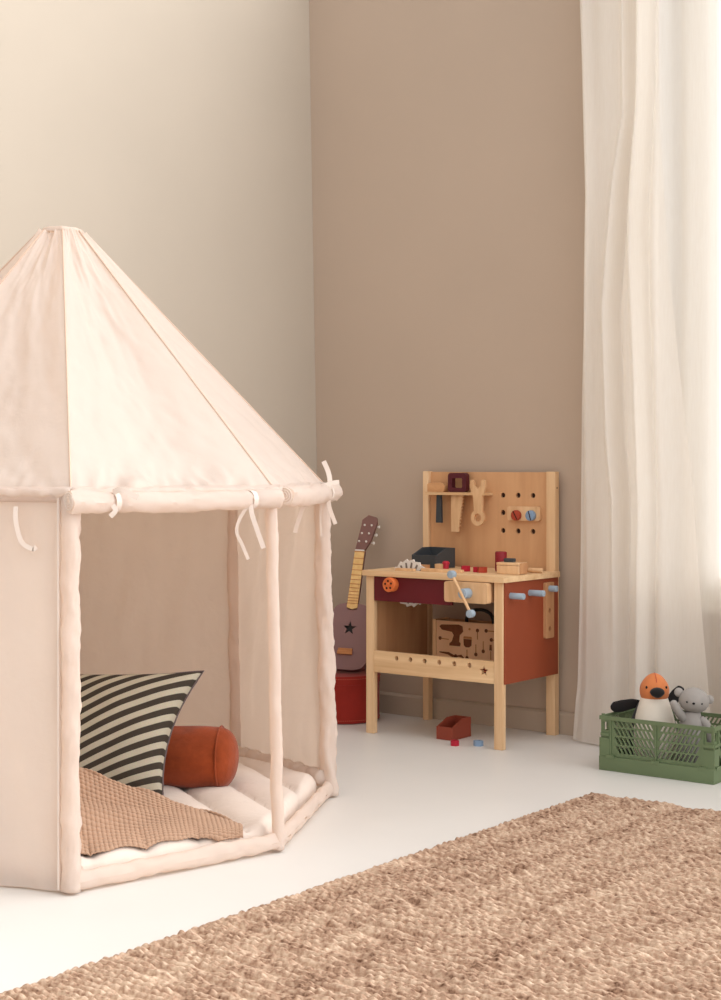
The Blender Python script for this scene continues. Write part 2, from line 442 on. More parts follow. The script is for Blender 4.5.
# ------------------------------------------------------------------ curtain
Ltab = [(0.0, -2.402), (.187, -2.386), (.556, -2.376), (1.046, -2.371), (1.413, -2.361), (1.66, -2.354), (1.81, -2.360), (2.27, -2.379), (2.7, -2.39)]
Etab = [(0.0, -1.925), (.23, -1.945), (.4, -1.964), (.746, -1.995), (.92, -2.017), (1.123, -2.042), (1.475, -2.078), (1.8, -2.095), (2.7, -2.105)]
Btab = [(0.0, -2.16), (.744, -2.145), (.95, -2.155), (1.484, -2.181), (1.63, -2.178), (2.0, -2.152), (2.7, -2.14)]
Atab = [(0.0, -2.24), (.743, -2.231), (.92, -2.248), (1.32, -2.261), (1.7, -2.231), (1.9, -2.201), (2.7, -2.208)]
def curtain_pt(s, t):
    z = .006 + 2.66 * t
    L, E_, A_, B_ = interp(Ltab, z), interp(Etab, z), interp(Atab, z), interp(Btab, z)
    if s < .5:                             # front layer, from its free edge to the left turn
        q = s / .5; u = lerp(E_, L, q)
        v = 4.156 + .012 * math.sin(u * 34 + .5 * math.sin(z * 1.1)) + .008 * nz(u * 9, z * .8, 3)
        v += -.042 * math.exp(-((u - B_) / .020) ** 2) - .036 * math.exp(-((u - A_) / .015) ** 2) * sm(.05, .8, z)
        v += .030 * math.exp(-((u - B_ - .030) / .016) ** 2) + .026 * math.exp(-((u - A_ - .024) / .014) ** 2)
        v += .024 * math.exp(-((u - (B_ + .10)) / .05) ** 2)
        v += -.03 * math.exp(-((u - L - .035) / .018) ** 2) * sm(.2, 1.5, z)
        v += .03 * sm(.9, 1.0, q)
    elif s < .56:                          # the turn
        q = (s - .5) / .06; a = PI * q
        v = lerp(4.19, 4.232, .5 - .5 * math.cos(a)); u = L - .006 * math.sin(a)
    else:                                  # back layer to beyond the window
        q = (s - .56) / .44; u = lerp(L, -1.38, q)
        v = 4.226 + .014 * math.sin(u * 47 + .6 * nz(z * .9, 1)) * sm(0, .05, q) + .006 * nz(u * 14, z, 8)
    if z < .13: v -= .003
    return Vector((u, min(v, 4.243), z))
bm = bmesh.new(); grid(bm, curtain_pt, 300, 90)
cu = obj('curtain', bm, M['sheer'], origin=(-2.0, 4.2, 0), autosmooth=0)
tag(cu, 'long sheer off-white curtain hanging in soft folds over the window', 'curtain')

# ------------------------------------------------------------------ play tent
TV = [(-2.335, 2.094), (-2.228, 2.597), (-2.493, 3.106), (-2.923, 3.236), (-3.43, 3.03), (-3.445, 2.50), (-3.27, 2.05), (-2.865, 1.896)]
TC = Vector((-2.894, 2.566, 0))
TENT = thing('play_tent', 'large cream canvas play tent with pointed roof and rolled-up doors', 'play tent', (TC.x, TC.y, 0))
RIM = .785
def tv(i, z):                              # tent corner i at height z
    p = Vector((TV[i % 8][0], TV[i % 8][1], 0)); k = lerp(1.0, .972, min(1, z / RIM))
    q = TC + (p - TC) * k; q.z = z; return q
def outn(i):                               # outward normal of side i -> i+1
    a, b = tv(i, 0), tv(i + 1, 0); d = (b - a).normalized(); return Vector((d.y, -d.x, 0))
# wall panels (sides 0 and 1 are the open doorways)
for i in (7, 2, 3, 4, 5, 6):
    bm = bmesh.new(); nrm = outn(i)
    def wp(s, t, i=i, nrm=nrm):
        z = .004 + (RIM + .0) * t
        p = tv(i, z).lerp(tv(i + 1, z), s); p.z = z
        e = math.sin(PI * s) ** .5
        d = -.012 * math.sin(PI * s) * math.sin(PI * t) + e * (.012 * nz(s * 3.2, t * 1.3, i * 3.1) + .006 * nz(s * 9 + t * 2, t * 2.0, i))
        d += e * (.007 * nz(s * 5 + t * 5, t * 2.4 - s * 2, i * 1.9) + .0025 * nz(s * 16 + t * 7, t * 9, i * 2.3))
        d += .010 * e * sm(.55, 1, t) * math.sin(s * 38 + 2 * nz(s * 4, i)) * nz(s * 6, 2.2, i)
        return p + nrm * d
    grid(bm, wp, 60, 80)
    obj('wall_panel', bm, M['tent'], TENT, autosmooth=0)
# gathered sleeves round the upright poles
for i in range(8):
    bm = bmesh.new(); n = 90; pts = []
    base = tv(i, .0); top = tv(i, RIM)
    r0 = {0: .0185, 1: .0135, 2: .0205}.get(i, .019)
    for k in range(n + 1):
        t = k / n; p = tv(i, .006 + t * RIM); p.x += .003 * nz(t * 9, i * 2.7); p.y += .003 * nz(t * 9, i * 2.7, 5)
        pts.append(p)
    def rf(k, a, rr, i=i, n=n):
        z = k / n
        amp = .30 if i != 1 else .12
        return rr * (1 + amp * nz(z * 11 + a * .35, a * .4, i * 7) + amp * .8 * nz(z * 34 - a * .8, a * .7, i * 3))
    tube(bm, pts, r0, 16, rfun=rf)
    po = obj('pole_sleeve', bm, M['tent'], TENT, autosmooth=0)
    if i in (0, 7, 2, 3):
        bm = bmesh.new(); nr = (outn(i) + outn(i - 1)).normalized(); along = outn(i) if i != 0 else outn(7)
        q = {0: (tv(7, 0) - tv(0, 0)), 2: (tv(3, 0) - tv(2, 0)), 7: (tv(0, 0) - tv(7, 0)), 3: (tv(2, 0) - tv(3, 0))}[i].normalized()
        pp = [tv(i, .01 + RIM * k / 40) + q * .021 + along * .012 for k in range(41)]
        tube(bm, pp, .0026, 6); obj('seam_piping', bm, M['tie'], po)
# rim tube
bm = bmesh.new(); pts = []
for i in range(8):
    for k in range(14): 
        p = tv(i, RIM).lerp(tv(i + 1, RIM), k / 14); p.z = RIM + .004; pts.append(p)
tube(bm, pts, .0155, 12, closed=True, rfun=lambda i, k, r: r * (1 + .1 * nz(i * .5, k * .6)))
obj('rim_tube', bm, M['tent'], TENT, autosmooth=0)
# roof panels
CAPZ = 1.412; KR = .088
def capv(i):
    p = Vector((TV[i % 8][0], TV[i % 8][1], 0)); q = TC + (p - TC) * KR; q.z = CAPZ; return q
def roofv(i):
    q = tv(i, RIM); q = TC + (q - TC) * 1.0; q.z = RIM + .006; d = Vector((q.x - TC.x, q.y - TC.y, 0)).normalized(); return q + d * .012
for i in range(8):
    bm = bmesh.new(); a, b, c, d = roofv(i), roofv(i + 1), capv(i + 1), capv(i)
    nn = (b - a).cross(d - a).normalized()
    if nn.z < 0: nn = -nn
    def rp(s, t, a=a, b=b, c=c, d=d, nn=nn, i=i):
        lo = a.lerp(b, s); hi = d.lerp(c, s); p = lo.lerp(hi, t)
        e = math.sin(PI * s) ** .6
        q = -.022 * math.sin(PI * s) * math.sin(PI * t) ** .8
        q += e * (.014 * nz(s * 2.5, t * 2.2, i * 5.3) + .008 * nz(s * 6 + t * 3, t * 4.5, i))
        q += e * (.003 * nz(s * 13 + t * 9, t * 16 - s * 3, i * 2.9) + .018 * sm(.13, 0, t) * nz(s * 19, t * 18, i * 1.7) + .007 * sm(.4, 0, t) * nz(s * 8 - t * 6, t * 10, i * 4.1))
        q += .0014 * sm(.88, 1, t) * math.sin(s * 24 + i) * e
        return p + nn * q
    grid(bm, rp, 84, 96)
    obj('roof_panel', bm, M['tent'], TENT, autosmooth=0)
for i in range(8):
    bm = bmesh.new(); a, d = roofv(i), capv(i)
    tube(bm, [a.lerp(d, k / 20) + Vector((0, 0, .001)) for k in range(21)], .0020, 8); obj('roof_seam', bm, M['seam_shade'], TENT)
bm = bmesh.new()
top = bm.verts.new((TC.x, TC.y, CAPZ + .014))
for lvl in (0,):
    r0 = [bm.verts.new(capv(i // 4).lerp(capv(i // 4 + 1), (i % 4) / 4) + Vector((0, 0, -.002))) for i in range(32)]
    r1 = [bm.verts.new(TC + (v.co - TC) * .78 + Vector((0, 0, (CAPZ + .009) - .78 * v.co.z))) for v in r0]
    for k in range(32):
        bm.faces.new((r0[k], r0[(k + 1) % 32], r1[(k + 1) % 32], r1[k])); bm.faces.new((r1[k], r1[(k + 1) % 32], top))
obj('roof_cap', bm, M['tent'], TENT, solid=.003)
for i in range(8):
    bm = bmesh.new(); a, b = roofv(i), roofv(i + 1); n = 60
    pts = [a.lerp(b, k / n) + Vector((0, 0, .002 + .004 * nz(k * .33, i * 2))) + outn(i) * (.004 + .004 * nz(k * .4, i * 3, 2)) for k in range(n + 1)]
    tube(bm, pts, .008, 10, rfun=lambda k, q, r, i=i: r * (1 + .5 * nz(k * .55, q * .5, i)))
    obj('roof_hem', bm, M['tent'], TENT, autosmooth=0)
# rolled-up doors
def roll(i, s0, s1, r, off, dz):
    nr = outn(i); a = tv(i, RIM).lerp(tv(i + 1, RIM), s0) + nr * off; b = tv(i, RIM).lerp(tv(i + 1, RIM), s1) + nr * off
    a.z = b.z = RIM + dz
    bm = bmesh.new(); n = 60
    pts = [a.lerp(b, k / n) + Vector((0, 0, -.004 * math.sin(PI * k / n) + .002 * nz(k * .2, i))) for k in range(n + 1)]
    def rf(k, q, rr):
        x = k / n
        tight = 1 - .28 * (math.exp(-((x - .2) / .025) ** 2) + math.exp(-((x - .86) / .025) ** 2)) * (1 if i == 0 else .4)
        return rr * tight * (1 + .20 * nz(x * 8, q * .35, i) + .13 * nz(x * 26 + q * .3, q * .6, i))
    tube(bm, pts, r, 20, rfun=rf)
    ro = obj('rolled_door', bm, M['tent'], TENT, autosmooth=50)
    for e, pp, dd in ((0, a, (a - b).normalized()), (1, b, (b - a).normalized())):   # the coiled cloth showing at the roll's ends
        bm = bmesh.new(); u_, w_ = frame_of(dd)
        sp = [pp + dd * .001 + (u_ * math.cos(t * .5) + w_ * math.sin(t * .5)) * (r * (.18 + .74 * t / 38)) for t in range(39)]
        tube(bm, sp, .0016, 6); obj('roll_coil', bm, M['tie'], ro)
    return a, b
a0, b0 = roll(0, -.035, 1.00, .0215, .024, -.010)
a1, b1 = roll(1, .035, 1.07, .0225, .024, -.006)
# padded hem at the foot of the doorways and channel hems inside
for i in (0, 1):
    bm = bmesh.new(); n = 60; nr = outn(i)
    def hp(s, t, i=i, nr=nr):
        p = tv(i, 0).lerp(tv(i + 1, 0), s); a = 2 * PI * t
        w = .013 + .005 * nz(s * 16, t * 4, i); h = .019 + .007 * nz(s * 15, t * 3, i + 4)
        return Vector((p.x, p.y, .0235)) + nr * (w * math.cos(a)) + Vector((0, 0, max(-.0225, h * math.sin(a))))
    grid(bm, hp, 70, 16)
    obj('door_hem', bm, M['tent'], TENT, autosmooth=0)
for i in (2, 3, 4, 5, 6, 7):
    bm = bmesh.new(); nr = outn(i); n = 50
    pts = [tv(i, .05).lerp(tv(i + 1, .05), -.01 + 1.02 * k / n) - nr * (.026 if i == 7 else .020) for k in range(n + 1)]
    for k, p in enumerate(pts): p.z = (.034 if i == 7 else .052) + .007 * nz(k * .35, i)
    tube(bm, pts, .016 if i == 7 else .020, 10, rfun=lambda k, a, r: r * (1 + .25 * nz(k * .45, a * .8)))
    obj('wall_hem', bm, M['tent'], TENT, autosmooth=0)
# ties
CAMV = Vector((-.61, .792, 0)); RT = Vector((.792, .61, 0)); UP = Vector((0, 0, 1))
def tie(pts, w=.010, side=None):
    bm = bmesh.new(); ribbon(bm, smooth_path(pts, 6), w, side if side is not None else RT + UP * .2); return obj('tie', bm, M['tie'], TENT, smooth=True)
def loop(c, axis, r, w=.012):
    bm = bmesh.new(); a, b = frame_of(axis)
    pts = [Vector(c) + (a * math.cos(t) + b * math.sin(t)) * r for t in [2 * PI * k / 24 for k in range(25)]]
    ribbon(bm, pts, w, axis); return obj('tie', bm, M['tie'], TENT)
d0 = (b0 - a0).normalized(); d1 = (b1 - a1).normalized()
for f, L1 in ((.2, None), (.86, None)):
    loop(a0.lerp(b0, f) + Vector((0, 0, -.002)), d0, .0195)
loop(a1.lerp(b1, .78), d1, .024)
def rel(o, *ps):                           # points given as (right, up) offsets facing the doorway, in metres
    return [o + RT * x + UP * y - CAMV * dd for x, y, dd in ps]
k = a0.lerp(b0, .2)
tie(rel(k, (0, .018, .016), (.018, .024, .026), (.042, .012, .026), (.052, .008, .026)), .012, UP)
tie(rel(k, (.0, -.006, .022), (.006, -.018, .026), (-.004, -.030, .026)))
k = a0.lerp(b0, .86)
tie(rel(k, (.0, -.010, .022), (.004, -.034, .026), (.016, -.07, .027), (.028, -.105, .024)), .010)
tie(rel(k, (-.004, -.012, .022), (-.022, -.04, .02), (-.030, -.07, .016), (-.018, -.10, .010), (-.006, -.13, .006)), .007)
k = a1.lerp(b1, .62)
tie(rel(k, (-.012, -.012, .024), (-.03, -.03, .03), (-.045, -.07, .03), (-.052, -.095, .028)), .010)
k = a1.lerp(b1, .80)
tie(rel(k, (-.055, -.018, .026), (-.04, .002, .028), (-.012, .014, .028), (.02, .024, .02), (.035, .026, .016)), .011, UP)
tie(rel(k, (.008, .0, .024), (.012, .025, .02), (.008, .05, .01), (-.004, .078, .004)), .012)
tie(rel(k, (.008, -.014, .026), (.012, -.04, .028), (.026, -.078, .028)), .010)
tie(rel(k, (-.008, -.016, .0), (-.012, -.06, -.004), (-.010, -.11, -.004)), .005)
k = tv(7, RIM).lerp(tv(0, RIM), .80) + outn(7) * .022
tie(rel(k, (0, -.02, 0), (.001, -.05, .004), (.012, -.09, .004), (.034, -.104, .004), (.042, -.100, .004)), .009, RT)
k = tv(3, RIM).lerp(tv(4, RIM), .27) - outn(3) * .03
tie(rel(k, (0, -.02, 0), (-.002, -.05, 0), (.002, -.075, 0)), .008)

# quilted mat on the tent's floor
Ns = Vector((.488, .873, 0))
def inside_scale(p):
    m = 0
    for i in range(8):
        a = tv(i, 0); nr = outn(i); m = max(m, (p - TC).dot(nr) / (a - TC).dot(nr))
    return m
MAT_SC = .962
def mat_top(x, y):
    p = Vector((x, y, 0)); s = Ns.dot(p); f = ((s - .745) / .1225) % 1.0
    puff = math.sin(PI * f) ** .38
    e = inside_scale(p) / MAT_SC
    edge = max(0.0, 1 - max(0, (e - .95) / .05) ** 2)
    return .012 + .050 * edge ** .5 * (.45 + .55 * puff) + .004 * nz(x * 11, y * 11, 2) * puff
bm = bmesh.new()
NA, NR = 300, 130
def mp(s, t):
    a = 2 * PI * s; d = Vector((math.cos(a), math.sin(a), 0)); r = MAT_SC / max(1e-6, inside_scale(TC + d) ) * t
    e = TC + d * (r / max(t, 1e-6)); fe = ((Ns.dot(e) - .745) / .1225) % 1.0
    p = TC + d * (r * (1 - .026 * t ** 3 * (1 - math.sin(PI * fe) ** .5))); p.z = mat_top(p.x, p.y); return p
V = grid(bm, mp, NA, NR, closeu=True)
bot = [bm.verts.new((V[i][NR].co.x, V[i][NR].co.y, .001)) for i in range(NA)]
for i in range(NA): bm.faces.new((V[i][NR], V[(i + 1) % NA][NR], bot[(i + 1) % NA], bot[i]))
bm.faces.new(bot[::-1])
bmesh.ops.remove_doubles(bm, verts=[V[i][0] for i in range(NA)], dist=1e-5)
tag(obj('floor_mat', bm, M['mat'], origin=(TC.x, TC.y, 0), autosmooth=60), 'cream padded mat quilted in wide channels covering the floor of the tent', 'mat')

# striped cushion
cBR, cTR, cTL, cBL = Vector((-2.588, 2.605, .064)), Vector((-2.607, 2.762, .348)), Vector((-2.924, 2.516, .345)), Vector((-2.873, 2.38, .064))
PC = (cBR + cTR + cTL + cBL) / 4
pn = (cBL - cBR).cross(cTR - cBR).normalized()
if pn.dot(CAMV) > 0: pn = -pn
CUS = thing('cushion', 'square cushion with dark and pale diagonal stripes leaning inside the tent', 'cushion', (PC.x, PC.y, .05))
bm = bmesh.new(); uvl = bm.loops.layers.uv.new('UVMap')
def pil(x, y, sgn):
    ex = 1 - .17 * (1 - y * y) ** 1.0 * abs(x) ** 3; ey = 1 - (.10 if y < 0 else .07) * (1 - x * x) * abs(y) ** 3
    th = .082 * ((1 - x ** 2) * (1 - y ** 2)) ** .42
    th += .006 * nz(x * 3, y * 3, sgn * 4) * (1 - x * x) * (1 - y * y)
    X, Y = x * ex * .5 + .5, y * ey * .5 + .5
    return cBL.lerp(cBR, X).lerp(cTL.lerp(cTR, X), Y) + pn * (th * sgn)
Ng = 48; uvco = {}
for sgn in (1, -1):
    V = [[bm.verts.new(pil(-1 + 2 * i / Ng, -1 + 2 * j / Ng, sgn)) for j in range(Ng + 1)] for i in range(Ng + 1)]
    for i in range(Ng + 1):
        for j in range(Ng + 1):
            x, y = -1 + 2 * i / Ng, -1 + 2 * j / Ng
            # printed diagonal bands, slightly bowed
            q = y - .74 * x + .20 * x * x - .05 * y * y
            uvco[V[i][j]] = (q * 4.7 + .2, 0)
    for i in range(Ng):
        for j in range(Ng):
            f = bm.faces.new((V[i][j], V[i + 1][j], V[i + 1][j + 1], V[i][j + 1]))
for f in bm.faces:
    for l in f.loops: l[uvl].uv = uvco[l.vert]
bmesh.ops.remove_doubles(bm, verts=bm.verts, dist=1e-5)
obj('cover', bm, M['stripe'], CUS, autosmooth=0)
bm = bmesh.new(); edge = []
for x, y in [(-1 + 2 * k / 24, -1) for k in range(24)] + [(1, -1 + 2 * k / 24) for k in range(24)] + [(1 - 2 * k / 24, 1) for k in range(24)] + [(-1, 1 - 2 * k / 24) for k in range(24)]:
    edge.append(pil(x, y, 1))
tube(bm, edge, .0032, 6, closed=True, rfun=lambda i, k, r: r * (1 + .3 * nz(i * .9)))
obj('piping', bm, M['p_dgrey'], CUS)

# rust bolster
BC = Vector((-2.624, 2.842, .126)); br = .0745
BOL = thing('bolster_cushion', 'rust velvet bolster cushion lying behind the striped cushion', 'cushion', (BC.x - .15, BC.y - .09, .05))
bm = bmesh.new(); Lb = .36; prof = []; BX = Vector((.85, .527, 0)).normalized(); BN = Vector((-BX.y, BX.x, 0))
for k in range(13):
    a = PI / 2 * k / 12; prof.append((br * math.sin(a) ** .8 if k else 0, -.042 * math.cos(a)))
seg = 48; rings = []
allp = [(r, h - Lb) for r, h in prof] + [(br * 1.0, -Lb + (Lb) * k / 20) for k in range(1, 20)] + [(r, -h) for r, h in prof[::-1]]
lathe(bm, allp, BC, BX, seg)
for v in bm.verts:
    d = v.co - BC; x = d.dot(BX); d -= BX * x
    if d.length > .01:
        d.normalize(); dn = d.dot(BN)
        v.co += d * (.006 * nz(x * 9, dn * 2, d.z * 2) + .003 * nz(x * 4, dn * 5, d.z * 5))
bo = obj('cover', bm, M['bolster'], BOL, autosmooth=0)
for xx in (0, -Lb):
    bm = bmesh.new()
    tube(bm, [BC + BX * xx + BN * ((br + .001) * math.cos(2 * PI * k / 40)) + UP * ((br + .001) * math.sin(2 * PI * k / 40)) for k in range(40)], .0026, 8, closed=True)
    obj('piping', bm, M['bolster'], bo)

# waffle blanket
bT, bA, bD = Vector((-2.262, 2.536, .058)), Vector((-2.385, 2.112, .06)), Vector((-2.690, 2.275, .215))
bm = bmesh.new()
def bl(s, t):
    # s from the tip (0) to the left end (1); t from the front edge (0) over the ridge (.7) and down behind it (1)
    s2 = .025 + .975 * s
    fr = bT.lerp(bA, s2) + Vector((.010 * nz(s * 6, 3.3), .004 * nz(s * 5, 7), 0)); bk = bT.lerp(bD, s2)
    if t < .72:
        q = t / .72; p = fr.lerp(bk, q); hgt = (bk.z - .06) * (q ** 1.2)
        hgt += s2 * (.009 * math.sin(PI * q) * math.sin(6 * s + 3 * q) + .016 * math.exp(-((q - .40 - .3 * (1 - s)) / .12) ** 2) - .010 * math.exp(-((q - .66) / .12) ** 2))
    else:
        q = (t - .72) / .28; d = Vector((-.55, .83, 0)) * (.055 * q * s2 ** .5); p = bk + d; hgt = (bk.z - .06) * (1 - q ** 1.6)
    base = lerp(lerp(mat_top(p.x, p.y) + .004, .057, .55), .060, min(1, q * 3)) if t < .72 else max(.060 - .02 * q, mat_top(p.x, p.y) + .003)
    L = .43 * s2; Wd = .33 * s2
    wf = abs(math.sin(PI * (L + .25 * t * Wd) / .0105)) ** .8 * .35 + abs(math.sin(PI * (t * .33 - L * .15) / .0120)) ** .8 * .65
    return Vector((p.x, p.y, base + hgt)) + Vector((.3, -.5, .8)) * (.0075 * wf)
grid(bm, bl, 270, 230)
tag(obj('blanket', bm, M['blanket'], origin=(-2.45, 2.35, .04), solid=.003, autosmooth=0), 'brown waffle-knit blanket crumpled on the tent mat in front of the striped cushion', 'blanket')

# ------------------------------------------------------------------ jute rug
bm = bmesh.new()
RX0, RX1, RY0, RY1 = -1.965, -.55, 1.20, 3.525
nu, nv = 400, 1400
pitch = .0180
def rug(s, t):
    x = lerp(RX0, RX1, s); y = lerp(RY0, RY1, t)
    row = math.floor((y - RY0) / pitch); f = ((y - RY0) / pitch) % 1.0
    rib = math.sin(PI * f) ** .8
    ph = 1.7 * row + 2.0 * nz(row * .37, x * 1.1)
    kn = .5 + .5 * math.sin(x * 2 * PI / .021 + ph * 2.1 + 2.2 * (f - .5))
    gap = max(0, nz(x * 7, row * 1.31, 4.4))
    gap = max(0, min(1, 2.6 * nz(x * 14, row * 1.31, 4.4) - .25))
    em = min(1, min(x - RX0, RX1 - x) / .014)
    rib = lerp(.8, rib, em); gap *= em
    z = .0030 + .0115 * rib * (.78 + .22 * kn) * (1 - .8 * gap) - .0015 * gap + .0030 * nz(x * 75, y * 75)
    ex = min(x - RX0, RX1 - x); ey = min(y - RY0, RY1 - y)
    if s < .004: x -= .0015 * nz(y * 70, 3)
    x += .003 * nz(y * 40, 1) * (ex < .006); y += .003 * nz(x * 40, 2) * (ey < .004)
    if s in (0, 1) or t in (0, 1): z = .0012
    return Vector((x, y, max(.001, z)))
V = grid(bm, rug, nu, nv)
tag(obj('rug', bm, M['jute'], origin=(-1.1, 2.3, 0), autosmooth=0), 'chunky natural jute rug on the white floor in the foreground', 'rug')

# ------------------------------------------------------------------ toy workbench
BU, BV = -2.997, 3.92
BW, BD, TOPZ = .515, .342, .515
WB = thing('toy_workbench', 'wooden toy workbench with tall pegboard back standing against the wall', 'toy workbench', (BU + BW / 2, BV + BD / 2, 0))
x0, x1, y0, y1 = BU, BU + BW, BV, BV + BD
lw = .040
for a, b in ((x0, x0 + .031), (x1 - .036, x1 - .006)):               # front legs
    bm = bmesh.new(); box(bm, a, b, y0, y0 + .020, 0, TOPZ - .0175, .003)
    if a > x0:
        for zz in (.475, .232): cyl(bm, (b - .001, y0 + .010, zz), (b + .0008, y0 + .010, zz), .0025, seg=10, mi=1)
    obj('front_leg', bm, [M['pine'], M['dark']], WB)
for a, b in ((x0 - .004, x0 + .019), (x1 - .045, x1 - .013)):                      # back posts
    bm = bmesh.new(); box(bm, a, b, y1 - .026, y1, 0, .826, .002)
    if a > x0:
        for zz in (.775, .49, .232): cyl(bm, (b - .001, y1 - .013, zz), (b + .0008, y1 - .013, zz), .0025, seg=10, mi=1)
    obj('back_post', bm, [M['pine'], M['dark']], WB)
bm = bmesh.new()                                                     # pegboard back
holes = [circle(hx, hz, .0085, 18) for hx in (-2.695, -2.638, -2.583) for hz in (.636, .694, .750) if not (hz == .694 and hx > -2.65)]
plate(bm, [(x0 + .0193, .505), (x1 - .0453, .505), (x1 - .0453, .824), (x0 + .0193, .824)], holes, (0, y1 - .012, 0), (1, 0, 0), (0, 0, 1), .008)
obj('pegboard', bm, M['ply'], WB, smooth=False)
bm = bmesh.new()                                                     # dark sheet added behind the peg holes to act as their shade
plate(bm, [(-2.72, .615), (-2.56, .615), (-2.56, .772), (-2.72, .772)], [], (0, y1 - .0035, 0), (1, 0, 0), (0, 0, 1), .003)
obj('hole_shade_sheet', bm, M['dark'], WB, smooth=False)
bm = bmesh.new()                                                     # table top with a slot for the saw blade
plate(bm, [(x0 - .006, y0 - .012), (x1 + .006, y0 - .012), (x1 + .006, y1 - .0265), (x0 - .006, y1 - .0265)],
      [rrect(-2.963, -2.799, 3.990, 4.004, .004, 3)], (0, 0, TOPZ), (1, 0, 0), (0, 1, 0), .017)
obj('table_top', bm, M['pine_x'], WB, smooth=False)
bm = bmesh.new(); box(bm, x0 + .0313, -2.672, y0 + .001, y0 + .013, .420, TOPZ - .0175, .001)   # maroon apron
box(bm, -2.6715, x1 - .0365, y0 + .022, y0 + .030, .44, TOPZ - .0175, .001)
obj('apron', bm, M['maroon'], WB, smooth=False)
bm = bmesh.new()                                                     # front rail with six holes and a star
rh = [circle(hx, .244, .0076, 18) for hx in (-2.878, -2.825, -2.771, -2.716, -2.661, -2.606)] + [star(-2.5535, .231, .0165, .0072)]
plate(bm, [(x0 + .0313, .195), (x1 - .0363, .195), (x1 - .0363, .262), (x0 + .0313, .262)], rh, (0, y0 + .001, 0), (1, 0, 0), (0, 0, 1), .014)
RAIL = obj('front_rail', bm, M['pine_x'], WB, smooth=False)
bm = bmesh.new(); plate(bm, rrect(-2.5725, -2.5345, .212, .250, .002), [], (0, y0 + .0152, 0), (1, 0, 0), (0, 0, 1), .003)
obj('star_backing', bm, M['maroon'], RAIL, smooth=False)
# lettering in the star
def text_mesh(body, size, mat, parent, loc, name):
    cu_ = bpy.data.curves.new(name, 'FONT'); cu_.body = body; cu_.size = size; cu_.align_x = 'CENTER'; cu_.align_y = 'CENTER'; cu_.extrude = .0004
    to = bpy.data.objects.new(name, cu_); COL.objects.link(to)
    dg = bpy.context.evaluated_depsgraph_get(); me = bpy.data.meshes.new_from_object(to.evaluated_get(dg))
    bpy.data.objects.remove(to)
    me.transform(Matrix.Translation(Vector(loc) - Vector(parent['_o'])) @ Matrix.Rotation(PI / 2, 4, 'X'))
    me.materials.clear(); me.materials.append(mat)
    o = bpy.data.objects.new(name, me); COL.objects.link(o); o.parent = parent; return o
text_mesh("kid's\nconcept", .0062, M['orange'], RAIL, (-2.5535, y0 + .0122, .2315), 'star_lettering')
bm = bmesh.new(); box(bm, x0 + .006, x0 + .016, y0 + .0205, y1 - .0265, .195, TOPZ - .0175, .001)
obj('side_panel', bm, M['ply_side'], WB, smooth=False)
bm = bmesh.new(); box(bm, x1 - .0057, x1 - .001, y0 + .007, y1 - .0265, .195, TOPZ - .0175, .001)
sp = obj('side_panel', bm, M['rust'], WB, smooth=False); sp['label'] = 'rust red side panel'
bm = bmesh.new(); box(bm, x0 + .0165, x1 - .0062, y0 + .0205, y1 - .0265, .197, .207, .001)
obj('bottom_shelf', bm, M['pine_x'], WB, smooth=False)
# tool shelf on the pegboard
bm = bmesh.new(); SHY = y1 - .012
plate(bm, [(-2.9680, SHY - .046), (-2.7340, SHY - .046), (-2.7340, SHY - .0003), (-2.9680, SHY - .0003)],
      [rrect(-2.9420, -2.9100, SHY - .034, SHY - .018, .003, 3), rrect(-2.8820, -2.8240, SHY - .033, SHY - .020, .003, 3)],
      (0, 0, .758), (1, 0, 0), (0, 1, 0), .009)
obj('tool_shelf', bm, M['pine_x'], WB, smooth=False)
# peg bar with two slotted screws
bm = bmesh.new(); plate(bm, rrect(-2.672, -2.550, .670, .715, .008), [], (0, SHY - .012, 0), (1, 0, 0), (0, 0, 1), .0115)
PB = obj('peg_bar', bm, M['beech'], WB, smooth=False)
for sx, mm, lab, tilt in ((-2.634, 'redscrew', 'red slotted screw', .5), (-2.580, 'bluegrey', 'blue slotted screw', .3)):
    bm = bmesh.new(); yy = SHY - .012
    cyl(bm, (sx, yy, .687), (sx, yy - .014, .687), .0165, seg=32, bev=.002)
    d = Vector((-math.sin(tilt), 0, math.cos(tilt))); s_ = Vector((d.z, 0, -d.x)); c = Vector((sx, yy - .0141, .687))
    vs = [bm.verts.new(c + d * a * .0150 + s_ * b * .0016 + Vector((0, e * -.0005, 0))) for e in (0, 1) for a, b in ((-1, -1), (1, -1), (1, 1), (-1, 1))]
    for q in ((4, 5, 6, 7), (0, 1, 5, 4), (1, 2, 6, 5), (2, 3, 7, 6), (3, 0, 4, 7)):
        f = bm.faces.new([vs[k] for k in q]); f.material_index = 1
    o = obj('screw', bm, [M[mm], M['dark']], PB); o['label'] = lab
# round orange knob on the apron
bm = bmesh.new(); kc = Vector((-2.892, y0 + .006, .474)); yf = kc.y - .034
lathe(bm, [(0, 0), (.021, 0), (.0225, .002), (.023, .026), (.0215, .030), (.017, .0305), (.016, .029), (.0, .029)], kc, (0, -1, 0), 36)
for k in range(5):
    a = 2 * PI * k / 5 + .4; c = kc + Vector((.0120 * math.cos(a), -.0291, .0120 * math.sin(a)))
    cyl(bm, c, c + Vector((0, -.0012, 0)), .0034, seg=12, mi=1)
cyl(bm, kc + Vector((0, -.029, 0)), kc + Vector((0, -.032, 0)), .0065, seg=24, bev=.001)
kn = obj('knob', bm, [M['orange'], M['dark']], WB); kn['label'] = 'round orange knob'
